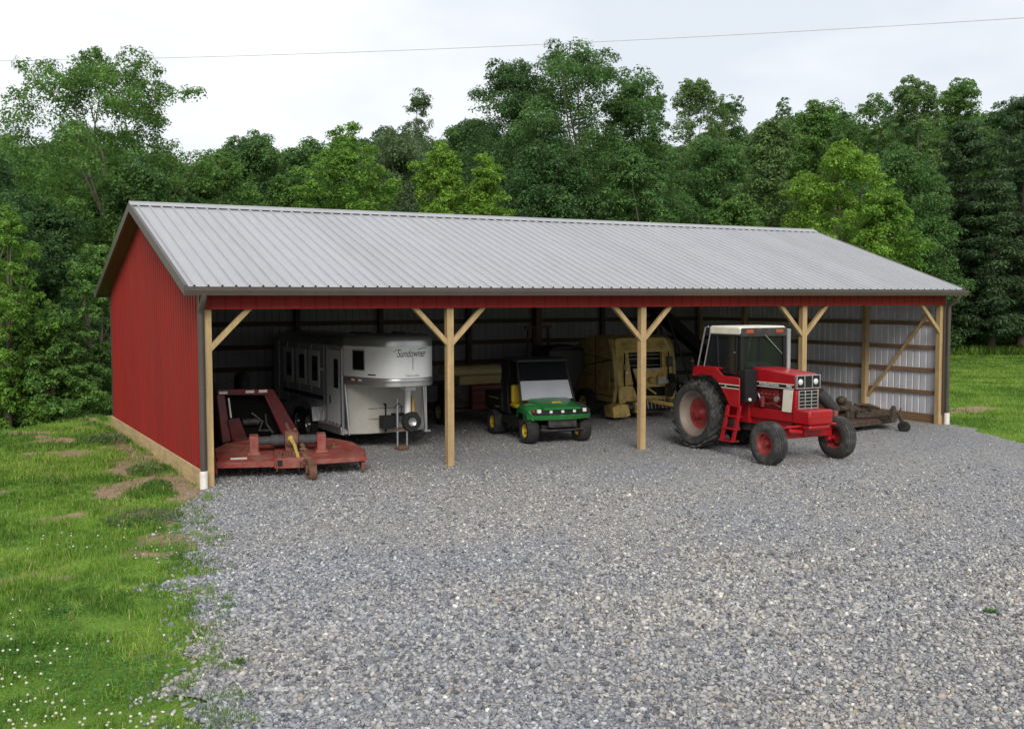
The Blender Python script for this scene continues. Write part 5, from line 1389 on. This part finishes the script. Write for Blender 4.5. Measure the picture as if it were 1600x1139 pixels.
for s in (-1, 1):
    mb = MB(); x0, x1 = sorted((s * .585, s * .615)); mb.prism([(1.25, .60), (1.74, .60), (1.74, 1.88), (1.30, 1.88), (1.22, 1.55), (1.40, 1.30), (1.36, .95)], 'yz', x0, x1); mb.build('side_curtain', M['black'], uv, bevel=.01)
for s in (-1, 1):
    mb = MB(); mb.box(s * .30 - .25, s * .30 + .25, .95, 1.42, .74, .86); mb.box(s * .28 - .22, s * .28 + .22, 1.36, 1.50, .84, 1.30); mb.build('seat', M['yellow'], uv, bevel=.05)
mb = MB(); mb.box(-.66, .66, 1.62, 2.72, .62, .68)
for s in (-1, 1): mb.box(min(s * .62, s * .68), max(s * .62, s * .68), 1.60, 2.74, .66, 1.08)
mb.box(-.62, .62, 1.60, 1.66, .68, 1.08); mb.box(-.62, .62, 2.68, 2.74, .68, 1.08)
bd = mb.build('cargo_bed', pbr('dark_green_bed', (.008, .014, .010), .6, spec=.25), uv, bevel=.012)
mb = MB()
for s in (-1, 1):
    x0, x1 = sorted((s * .681, s * .686)); mb.box(x0, x1, 1.75, 2.45, .93, .95); mb.box(x0, x1, 1.72, 2.0, .72, .74)
mb.build('bed_stripe', M['oldyellow'], bd)
mb = MB(); mb.lathe([(.17 + .012 * math.cos(a), .012 * math.sin(a)) for a in np.linspace(0, 2 * PI, 8, endpoint=False)], (-.30, .78, 1.12), 'y', 24, close=True); mb.cyl((-.3, .78, 1.12), (-.3, .5, .9), .02, None, 8); mb.build('steering_wheel', M['black'], uv, smooth=50)

# ---------------- tan round baler
bl = thing('round_baler', 'tan round hay baler in the shade behind the middle post', 'baler', (14.20, 5.55, 0))
SP = [(.02, .50), (-.06, .95), (-.02, 1.50), (.10, 2.05), (.30, 2.34), (.65, 2.46), (1.3, 2.44), (2.1, 2.1), (2.5, 1.5), (2.45, .9), (2.0, .5)]
for s in (-1, 1):
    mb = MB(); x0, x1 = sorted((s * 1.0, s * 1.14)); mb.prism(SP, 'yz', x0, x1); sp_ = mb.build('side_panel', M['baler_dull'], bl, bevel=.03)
    mb = MB(); x0, x1 = sorted((s * 1.14, s * 1.152))
    for a, b in (((-.0, 1.72), (1.6, 1.86)), ((-.03, 1.12), (1.7, 1.30)), ((.0, .66), (1.7, .72))): mb.prism([(a[0], a[1]), (b[0], b[1]), (b[0], b[1] + .02), (a[0], a[1] + .02)], 'yz', x0, x1)
    mb.box(x0, x1, .93, .95, .55, 2.40)
    mb.build('panel_seam', M['black'], sp_)
# front hood frame with opening
mb = MB()
mb.prism([(-1.0, .95), (-1.0, 2.0), (-.96, 2.3), (-.85, 2.38), (.85, 2.38), (.96, 2.3), (1.0, 2.0), (1.0, .95), (.62, 1.0), (.66, 1.95), (-.58, 1.95), (-.55, 1.45), (-.45, 1.0)], 'xz', .0, .14)
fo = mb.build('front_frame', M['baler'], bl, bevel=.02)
for v in fo.data.vertices:
    z = v.co.z; v.co.y += (-.05 if z < 1.2 else -.03) + max(0, (z - 1.5)) ** 2 * .36
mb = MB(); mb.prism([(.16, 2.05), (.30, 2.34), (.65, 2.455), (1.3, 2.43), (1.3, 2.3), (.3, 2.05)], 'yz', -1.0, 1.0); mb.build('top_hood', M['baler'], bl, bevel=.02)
mb = MB(); mb.box(-1.0, 1.0, .35, .42, .5, 2.1); mb.build('bale_chamber', M['black'], bl)
mb = MB()
for z in (1.55, 1.75, 1.87): mb.cyl((-.62, .16, z), (.68, .16, z), .016, None, 8)
mb.build('twine_bar', M['alu'], bl)
mb = MB(); mb.prism([(-.42, 1.45), (.62, 1.45), (.80, 1.02), (.75, .9), (-.2, .9)], 'xz', .02, .08); fp = mb.build('front_panel', M['baler'], bl, bevel=.015)
mb = MB(); mb.box(-.43, .63, .0, .03, 1.44, 1.47); mb.build('panel_edge', M['dusty'], fp)
mb = MB(); mb.prism([(-1.0, .48), (-1.02, .98), (-.52, .98), (-.36, .66), (.2, .66), (.95, .60), (.95, .48)], 'xz', -.12, -.04); mb.build('lower_panel', M['baler'], bl, bevel=.015)
mb = MB(); mb.prism([(-1.35, .10), (-1.40, .40), (-1.12, .50), (-.86, .46), (-.76, .14), (-.9, .10)], 'xz', -.35, .1); mb.box(-.55, -.4, -.3, .05, .2, .5); mb.build('pickup_guard', M['baler'], bl, bevel=.015)
mb = MB(); mb.cyl((-.9, -.1, .35), (.9, -.1, .35), .14, None, 14)
for i in range(26): mb.bar((-.85 + i * .068, -.1, .35), (-.85 + i * .068, -.32, .28), .012, .012)
mb.cyl((-.8, -.2, .52), (.9, -.2, .52), .025, None, 8); mb.cyl((-.6, -.25, .2), (.8, -.25, .2), .03, None, 8); mb.build('pickup', M['dark'], bl)
mb = MB(); mb.box(.42, .72, -.10, .05, .98, 1.22); mb.cyl((.72, -.03, 1.06), (.80, -.03, 1.06), .08, None, 14); mb.build('twine_box', M['dusty'], bl, bevel=.015)
mb = MB()
for k in range(6): mb.tube([(.82 + .03 * k, -.05, 1.30), (.78 + .05 * k, -.22, 1.15 - .03 * k), (.70 + .06 * k, -.25, .95), (.6 + .03 * k, -.3, .62)], .018, 6)
mb.ball((.95, -.08, 1.12), .10); mb.box(.80, 1.05, -.12, .02, 1.0, 1.28); mb.build('hydraulic_hose', M['black'], bl, smooth=50)
mb = MB(); mb.box(.76, .96, -.10, -.03, 1.50, 1.80); mb.build('tail_lamp', M['dark'], bl, bevel=.02)
mb = MB(); mb.box(-.76, -.66, -.08, -.04, 1.34, 1.40); mb.box(-.80, -.68, -.075, -.04, 1.46, 1.62, 1); mb.build('decal', [M['sticker'], M['seedtan']], bl)
mb = MB(); mb.ball((.2, -.04, 1.12), .10); mb.ball((.5, -.04, 1.18), .09); mb.bar((-.3, -.04, 1.1), (.35, -.08, .7), .05, .05, (0, 1, 0)); mb.bar((.3, -.3, .45), (.3, -1.5, .42), .12, .12); mb.bar((-.1, -.1, .55), (.3, -1.4, .45), .08, .1); mb.bar((.75, -.1, .55), (.3, -1.4, .45), .08, .1); mb.build('drawbar', M['baler'], bl, bevel=.01)
for s in (-1, 1): wheel(bl, (s * 1.28, 1.25, .42), .42, .26, .2, s, M['baler'], M['baler'], M['rubber'], ribs=4, dish=.06, bolts=5, hubr=.05)
mb = MB(); mb.cyl((-1.2, 1.25, .42), (1.2, 1.25, .42), .05, None, 10); mb.build('axle', M['dark'], bl)

for z in (2.06, 2.20):
    mb = MB(); mb.box(-.82, .82, .02 + (z - 1.5) ** 2 * .36 - .035, .06 + (z - 1.5) ** 2 * .36, z - .012, z + .012); mb.build('pressed_rib', M['baler_dull'], bl, bevel=.004)
for x in (-.78, .82):
    mb = MB(); mb.box(x - .012, x + .012, -.075, -.03, .98, 1.95); mb.build('frame_seam', M['black'], bl)
mb = MB()
for i in range(9): mb.tube([(-.50 + i * .13, -.16, .62), (-.52 + i * .13, -.30, .50), (-.51 + i * .13, -.34, .30)], .012, 6)
mb.build('wind_guard', M['alu'], bl)
mb = MB(); mb.box(-1.175, -1.152, .15, .80, .80, 1.6); mb.cyl((-1.175, .35, 1.35), (-1.19, .35, 1.35), .16, None, 18); mb.cyl((-1.175, .62, 1.0), (-1.19, .62, 1.0), .10, None, 16); mb.build('chain_case', M['baler_dull'], bl, bevel=.012)
mb = MB(); mb.tube([(-1.17, .1, 1.75), (-1.19, .9, 1.62), (-1.19, 1.8, 1.45)], .016, 6); mb.build('brake_line', M['black'], bl)

# ---------------- red and tan seeder behind
sd = thing('seed_drill', 'red drill with a tan lid standing in the dark behind the second post', 'seed drill', (9.2, 6.5, 0))
mb = MB(); mb.prism([(.0, 1.40), (.0, 1.56), (.12, 1.66), (.75, 1.66), (.9, 1.52), (.9, 1.40)], 'yz', -.95, .68); mb.build('lid', M['seedtan'], sd, bevel=.04)
mb = MB(); mb.prism([(.05, 1.13), (-.02, 1.385), (.9, 1.385), (.8, 1.13)], 'yz', -.66, .66); mb.build('hopper', M['seedtan'], sd, bevel=.02)
mb = MB(); mb.prism([(-.05, .42), (-.05, 1.12), (1.0, 1.12), (1.0, .42)], 'yz', -.30, 1.15)
for z in (.62, .80, .98): mb.box(-.28, 1.13, -.085, -.05, z - .03, z + .03)
mb.build('red_body', M['ired'], sd, bevel=.02)
mb = MB(); mb.box(-.95, -.32, .1, .9, .5, 1.12); mb.box(-1.0, 1.1, .2, .3, .35, .45); mb.tube([(-.9, 0, .9), (-.6, -.08, .7), (-.4, -.02, .6)], .03, 8); mb.build('frame', M['dark'], sd, bevel=.015)
for s in (-1, 1): wheel(sd, (s * 1.02, .5, .36), .36, .2, .18, s, M['seedtan'], M['seedtan'], M['rubber'], dish=.04, bolts=5, hubr=.04)

# ---------------- post driver / mast
rk = thing('implement_mast', 'tall dark brown implement mast with a crossbar against the back wall', 'implement', (11.95, 8.0, 0))
MRK = pbr('dark_maroon_iron', (.07, .028, .022), .6, 0, .3, 5)
mb = MB(); mb.box(-.10, .10, -.06, .06, .3, 3.25); mb.build('mast', MRK, rk, bevel=.01)
mb = MB(); mb.bar((-.47, 0, 2.67), (.45, 0, 2.67), .09, .09); mb.build('crossbar', MRK, rk, bevel=.01)
for s in (-1, 1):
    mb = MB(); mb.bar((s * .34, 0, 2.66), (s * .50, .05, .1), .06, .07, (0, 1, 0)); mb.build('leg', MRK, rk, bevel=.006)
mb = MB(); mb.box(-.55, .55, -.08, .08, .3, .45); mb.cyl((-.2, -.1, 2.6), (-.16, -.1, 1.2), .03, None, 8); mb.box(-.6, -.45, -.5, .5, 0, .1); mb.box(.45, .6, -.5, .5, 0, .1); mb.build('base_frame', MRK, rk, bevel=.01)

# ---------------- black spreader between the utility vehicle and the baler
fs = thing('spreader', 'black hopper spreader standing in the dark left of the baler', 'spreader', (12.25, 7.3, 0))
MSP = pbr('black_hopper', (.022, .022, .024), .6, 0, .2, 4)
mb = MB(); mb.prism([(-.25, .8), (-.62, 1.45), (-.62, 2.02), (.62, 2.02), (.62, 1.45), (.25, .8)], 'xz', -.5, .5); mb.build('hopper', MSP, fs, bevel=.03)
mb = MB(); mb.prism([(-.62, 2.02), (-.5, 2.12), (.3, 2.16), (.62, 2.02)], 'xz', -.52, .52); mb.build('cover', M['black'], fs, bevel=.02)
mb = MB(); mb.box(-.45, .45, -.3, .3, .4, .5); mb.box(-.4, -.32, -.3, .3, 0, .8); mb.box(.32, .4, -.3, .3, 0, .8); mb.lathe([(.01, .6), (.35, .62), (.35, .65), (.05, .68)], (0, 0, 0), 'z', 20); mb.build('frame', M['dark'], fs, bevel=.01)

# ---------------- hay elevator
he = thing('hay_elevator', 'long dark hay elevator leaning across the back of the barn', 'conveyor', (18.3, 9.0, 0))
a_, b_ = Vector((-2.3, 0, 3.75)), Vector((1.9, 0, .75))
b_.x = 1.55; b_.z = 1.2
a_.x = -1.55; a_.z = 3.45
mb = MB()
for o in (-.22, .22): mb.bar(a_ + Vector((0, o, 0)), b_ + Vector((0, o, 0)), .05, .34, (0, 1, 0)) if False else mb.bar(a_ + Vector((0, o, 0)), b_ + Vector((0, o, 0)), .34, .05, (0, 1, 0))
mb.bar(a_, b_, .03, .42, (0, 1, 0)); el_ = mb.build('trough', M['black'], he)
mb = MB()
for i in range(12):
    p = a_.lerp(b_, (i + .5) / 12) + Vector((0, 0, .06)); mb.box(p.x - .02, p.x + .02, -.18, .18, p.z, p.z + .06)
mb.build('paddle', M['dark'], el_)
mb = MB(); mb.bar((-.9, -.3, 2.95), (.2, -.35, .38), .05, .05); mb.bar((-.9, .3, 2.95), (.2, .35, .38), .05, .05); mb.bar((1.45, -.25, 1.25), (1.4, -.3, .1), .05, .05); mb.bar((1.45, .25, 1.25), (1.4, .3, .1), .05, .05); mb.bar((.2, -.45, .34), (.2, .45, .34), .05, .05); mb.build('undercarriage', M['dark'], he)
for s in (-1, 1):
    mb = MB(); c = (.2, s * .5, .32); mb.lathe([(r, h) for r, h in tyre_prof(.32, .14, .18)], c, 'y', 24); mb.lathe([(.18, -.03), (.001, -.02), (.001, .02), (.18, .03)], c, 'y', 20); mb.build('wheel', M['rubber'], he, smooth=40)

# ---------------- rotary cutters
def castor(parent, c, r, w, arm_to, mats, rz=0.0):
    mb = MB(); mb.lathe([(r * .35, -w * .5), (r * .8, -w * .5), (r, -w * .3), (r, w * .3), (r * .8, w * .5), (r * .35, w * .5)], (0, 0, 0), 'x', 20); mb.lathe([(r * .4, -w * .3), (.001, -w * .45), (.001, w * .45), (r * .4, w * .3)], (0, 0, 0), 'x', 16)
    wl = mb.build('tail_wheel', mats[0], parent, smooth=35); wl.location = c; wl.rotation_euler = (0, 0, rz)
    return wl

cu = thing('rotary_cutter', 'weathered red rotary cutter deck on the gravel by the left post', 'mower', (2.02, 1.18, 0), -.26)
# deck: two sloped wings and a flat centre
mb = MB()
mb.prism([(-1.42, -.86), (-.32, -.92), (-.28, .78), (-.7, 1.0), (-1.25, .72), (-1.5, .2)], 'xy', .30, .345)
lw = mb.build('deck', M['mred'], cu, bevel=.012)
mb = MB(); mb.prism([(-.32, -.90), (.36, -.90), (.36, .95), (-.32, .95)], 'xy', .36, .40); mb.box(-.34, .38, -.95, -.90, .20, .40); mb.build('centre_deck', M['mred'], cu, bevel=.012)
mb = MB(); mb.prism([(.36, -.92), (1.46, -.80), (1.50, -.2), (1.32, .45), (.95, .82), (.36, 1.0)], 'xy', .30, .345)
rw = mb.build('deck', M['mred'], cu, bevel=.012)
# skirts
for bars in ([((-1.44, -.87, .29), (-.34, -.93, .29), .11, .03), ((-1.45, -.86, .22), (-1.52, .2, .22), .22, .03), ((-1.52, .2, .24), (-1.26, .73, .24), .2, .03), ((-1.56, -.90, .12), (-1.62, .25, .12), .12, .06)],
             [((.38, -.93, .30), (1.47, -.81, .30), .09, .03), ((1.48, -.8, .30), (1.51, -.2, .30), .09, .03)]):
    mb = MB()
    for p0, p1, a_h, b_w in bars: mb.bar(p0, p1, b_w, a_h)
    mb.build('skirt', M['mred'], cu, bevel=.008)
for x in (-1.46, 1.42):
    mb = MB(); mb.prism([(-.85, .22), (-.8, .07), (.35, .07), (.4, .22)], 'yz', x - .035, x + .035); mb.build('skid', M['mred'], cu, bevel=.01)
mb = MB(); mb.prism([(-1.44, -.86), (-.34, -.92), (-.34, -.35), (-.55, -.30), (-1.40, -.42)], 'xy', .346, .36); mb.build('wear_plate', M['mred'], lw, bevel=.006)
mb = MB(); mb.box(-1.18, -.86, -.74, -.60, .3605, .363); mb.build('decal', M['sticker'], lw)
mb = MB()
for x in (-.72, .62): mb.box(x - .09, x + .09, -.40, -.16, .35, .72); mb.box(x - .13, x + .13, -.44, -.12, .345, .40)
mb.build('bracket', M['mred'], cu, bevel=.015)
mb = MB(); mb.tube([(-.62, -.26, .60), (-.36, -.26, .60)], .085, 16); mb.tube([(-.38, -.26, .60), (-.12, -.26, .60)], .115, 16); mb.tube([(.16, -.26, .60), (.56, -.26, .60)], .10, 16); mb.build('drive_shield', M['shield'], cu, smooth=40)
mb = MB(); mb.lathe([(.10, -.10), (.17, -.13), (.19, 0), (.17, .13), (.10, .10)], (.02, -.27, .62), 'x', 18); mb.box(-.10, .14, -.38, -.14, .40, .58); mb.tube([(.0, -.27, .78), (-.05, -.30, .86), (-.08, -.32, .95)], .03, 8); mb.tube([(.05, -.3, .75), (.10, -.36, .84)], .035, 8); mb.build('gearbox', M['rust'], cu, smooth=35)
mb = MB(); mb.tube([(.0, -.42, .66), (.07, -.62, .58), (.14, -.90, .34)], [.05, .038, .035], 10); mb.ball((.0, -.42, .67), .065); mb.build('drive_shaft', M['oldyellow'], cu, smooth=40)
mb = MB()
for q in range(7): mb.tube([(.20 + .03 * (q % 3), -.55 - .06 * q, .62 - .05 * q), (.26, -.58 - .07 * q, .55 - .05 * q)], .045, 6)
mb.bar((.20, -.62, .50), (.30, -.98, .30), .10, .12); mb.bar((.16, -.9, .36), (.13, -1.02, .20), .05, .06); mb.bar((.33, -1.0, .34), (.36, -1.30, .26), .10, .10); mb.bar((.27, -1.25, .28), (.27, -1.36, .14), .03, .08); mb.bar((.45, -1.25, .28), (.45, -1.36, .14), .03, .08)
for q in range(9):
    a = random.Random(q).random; mb.box(-.28 + .06 * q, -.25 + .06 * q + .03 * a(), -.72 - .1 * a(), -.6, .40, .44 + .07 * a())
mb.bar((-.3, -.60, .44), (.34, -.60, .44), .05, .04); mb.tube([(-.25, -.70, .52), (-.1, -.66, .43), (.0, -.8, .42)], .016, 6)
mb.build('hitch_frame', M['rust'], cu, bevel=.006)
for o in cu.children:
    if o.name.split('.')[0] != 'hitch_frame':
        for q in [o] + list(o.children):
            for v in q.data.vertices: v.co.z += .115 * (v.co.y + .88)
castor(cu, (.36, -1.34, .15), .155, .15, None, (M['rust'],), .35)
for x in (-.30, .22):
    mb = MB(); mb.box(x, x + .12, -.955, -.945, .24, .36); mb.build('slot', M['black'], cu)
for hx, hy in ((-.85, .15), (.9, .1)):
    mb = MB(); mb.cyl((hx, hy, .345), (hx, hy, .47), .12, .09, 14); mb.cyl((hx, hy, .47), (hx, hy, .52), .05, None, 10)
    for q in range(6): mb.cyl((hx + .15 * math.cos(q), hy + .15 * math.sin(q), .345), (hx + .15 * math.cos(q), hy + .15 * math.sin(q), .365), .018, None, 6)
    mb.build('blade_hub', M['rust'], cu, smooth=40)
for (xa, ya), (xb, yb) in (((-1.42, .0), (-.34, .1)), ((.38, .1), (1.44, -.1)), ((-.34, .55), (-1.2, .55)), ((.4, .6), (1.15, .5))):
    mb = MB(); mb.bar((xa, ya, .36), (xb, yb, .36), .05, .035); mb.build('deck_rib', M['mred'], cu, bevel=.006)
for k in range(3):
    mb = MB(); mb.tube([(-.2 + .15 * k, .5, .45), (-.1 + .12 * k, .1, .62 + .05 * k), (.05 + .05 * k, -.45, .56), (.2 + .03 * k, -.75, .50)], .014, 6); mb.build('hydraulic_hose', M['black'], cu, smooth=50)
mb = MB()
for x in (-.30, .44): mb.tube([(x, -.97, .40), (x + .02, -.98, .25), (x + .01, -.98, .15)], .014, 6)
mb.build('chain', M['rust'], cu)

rc = thing('rotary_cutter', 'dark muddy rotary cutter behind the tractor front wheel at right', 'mower', (17.6, .72, 0), .10); rc.scale = (1, 1, .86)
mb = MB(); mb.prism([(-1.5, -.85), (.9, -.75), (1.05, -.2), (.85, .8), (-1.2, .9), (-1.55, .1)], 'xy', .30, .345); mb.build('deck', pbr('muddy_red', (.09, .028, .024), .7, 0, .3, 4, .3, 30, dirt=(.09, .065, .05, .9), dscale=4, dlo=.4), rc, bevel=.012)
mb = MB(); mb.bar((-1.5, -.86, .25), (.9, -.76, .25), .03, .14); mb.bar((.9, -.76, .25), (1.05, -.2, .25), .03, .14); mb.bar((-1.5, -.85, .25), (-1.55, .1, .25), .03, .14); mb.build('skirt', M['mud'], rc, bevel=.006)
mb = MB(); mb.box(-.25, .25, -.2, .3, .34, .62); mb.cyl((-.6, -.1, .66), (.55, -.1, .62), .09, None, 12); mb.cyl((-.1, .05, .6), (-.1, .05, .85), .12, None, 14); mb.ball((-.15, .2, .86), .15); mb.box(.2, .7, -.25, .0, .5, .7); mb.build('gearbox', M['mud'], rc, bevel=.02)
mb = MB(); mb.bar((-.5, .1, .42), (.95, -.75, .50), .08, .10); mb.bar((-.3, -.4, .42), (.9, -.85, .45), .07, .08); mb.tube([(.0, -.1, .75), (.3, -.35, .74), (.55, -.5, .62)], .05, 8)
for q in range(12):
    a = random.Random(q + 30).random; x = -.7 + 1.5 * a(); y = -.5 + .7 * a(); mb.box(x, x + .05 + .1 * a(), y, y + .08, .36, .44 + .18 * a())
mb.build('hitch_frame', M['mud'], rc, bevel=.008)
mb = MB(); mb.tube([(-1.38, .0, 1.22), (-1.15, -.05, .98), (-.75, -.05, .62)], [.17, .17, .16], 18); mb.build('drive_shield', M['shield'], rc, smooth=50)
for b in ((-1.12, -.98, -.35, -.2, .33, .66), (-1.6, -1.48, -.1, .05, .34, 1.35)):
    mb = MB(); mb.box(*b); mb.build('bracket', M['mred'], rc, bevel=.012)
mb = MB(); mb.prism([(.12, .28), (.16, .70), (.24, .80), (.30, .72), (.34, .32)], 'xz', -1.22, -1.12); mb.bar((.22, -1.18, .66), (.42, -1.26, .50), .06, .05); mb.bar((.36, -1.28, .50), (.36, -1.38, .24), .07, .10); mb.bar((.40, -1.25, .53), (.44, -1.25, .72), .04, .04); mb.bar((.22, -.8, .4), (.24, -1.2, .45), .10, .12); mb.build('castor_arm', M['mud'], rc, bevel=.008)
castor(rc, (.36, -1.42, .165), .165, .11, None, (M['rubber'],), .25)
mb = MB(); mb.box(1.0, 1.22, -.45, -.2, .36, .46); mb.box(1.08, 1.16, -.42, -.3, .2, .36); mb.build('side_shoe', M['mred'], rc, bevel=.01)

# ---------------- red mower conditioner behind the left cutter
hc = thing('mower_conditioner', 'red sloping-framed hay mower in the shade left of the trailer', 'hay mower', (1.84, 4.05, 0)); hc.scale = (1.045, 1.045, 1.0)
mb = MB(); mb.bar((-.78, -.8, 1.52), (.30, -.8, 1.47), .12, .14); hb = mb.build('top_bar', M['ired'], hc, bevel=.015)
for x in (-.66, -.10, .18):
    mb = MB(); mb.box(x - .09, x + .09, -.875, -.862, 1.47, 1.53); mb.build('reflector', M['sticker'], hb)
mb = MB(); mb.add([(.16, -.82, 1.56), (.46, -.70, 1.52), (1.02, -.78, .46), (.60, -.95, .42), (.16, -.62, 1.56), (.46, -.5, 1.52), (1.02, -.58, .46), (.60, -.75, .42)], [(0, 1, 2, 3), (7, 6, 5, 4), (0, 4, 5, 1), (1, 5, 6, 2), (2, 6, 7, 3), (3, 7, 4, 0)])
mb.build('side_arm', M['ired'], hc, bevel=.02)
mb = MB(); mb.add([(-.80, -.82, 1.56), (-.62, -.82, 1.54), (-.52, -.95, .44), (-.72, -.95, .40), (-.80, -.55, 1.56), (-.62, -.55, 1.54), (-.52, -.6, .44), (-.72, -.6, .40)], [(0, 1, 2, 3), (7, 6, 5, 4), (0, 4, 5, 1), (1, 5, 6, 2), (2, 6, 7, 3), (3, 7, 4, 0)])
mb.build('side_arm', M['ired'], hc, bevel=.02)
mb = MB(); mb.prism([(-.52, .44), (-.60, .92), (-.36, .95), (-.18, .44)], 'xz', -.98, -.93); mb.bar((-.5, -.97, .46), (.25, -.97, .46), .08, .08); mb.build('bracket', M['ired'], hc, bevel=.012)
mb = MB(); mb.box(-.68, .62, -.55, -.45, .3, 1.45); mb.box(-.66, .9, -.45, 1.3, .35, 1.2); mb.build('curtain', M['pitch'], hc, bevel=.03)
mb = MB(); mb.tube([(-.55, -.86, 1.38), (-.52, -.92, .95)], .02, 8); mb.build('cylinder_rod', M['lens'], hc, smooth=40)
mb = MB(); mb.tube([(.0, -.6, 1.0), (.2, -.72, .8), (.1, -.8, .62), (.35, -.75, .6)], .03, 8); mb.tube([(.3, -.6, .95), (.28, -.75, .75), (.4, -.8, .55)], .022, 8); mb.cyl((-.2, -.6, .8), (.15, -.62, .8), .08, None, 12); mb.build('hydraulic_hose', M['dark'], hc, smooth=40)
for s in (-1, 1): wheel(hc, (s * .86 - .02, .1, .36), .36, .22, .18, s, M['ired'], M['ired'], M['rubber'], ribs=4, dish=.05, bolts=5, hubr=.04)
mb = MB(); mb.lathe([(.001, -.12), (.26, -.12), (.32, -.06), (.32, .06), (.26, .12), (.001, .12)], (.25, 1.1, 1.50), 'x', 24); mb.build('gauge_wheel', M['rubber'], hc, smooth=40); mb = MB(); mb.lathe([(.001, -.12), (.22, -.12), (.28, -.06), (.28, .06), (.22, .12), (.001, .12)], (-.55, 1.0, 1.42), 'x', 24); mb.build('gauge_wheel', M['rubber'], hc, smooth=40)
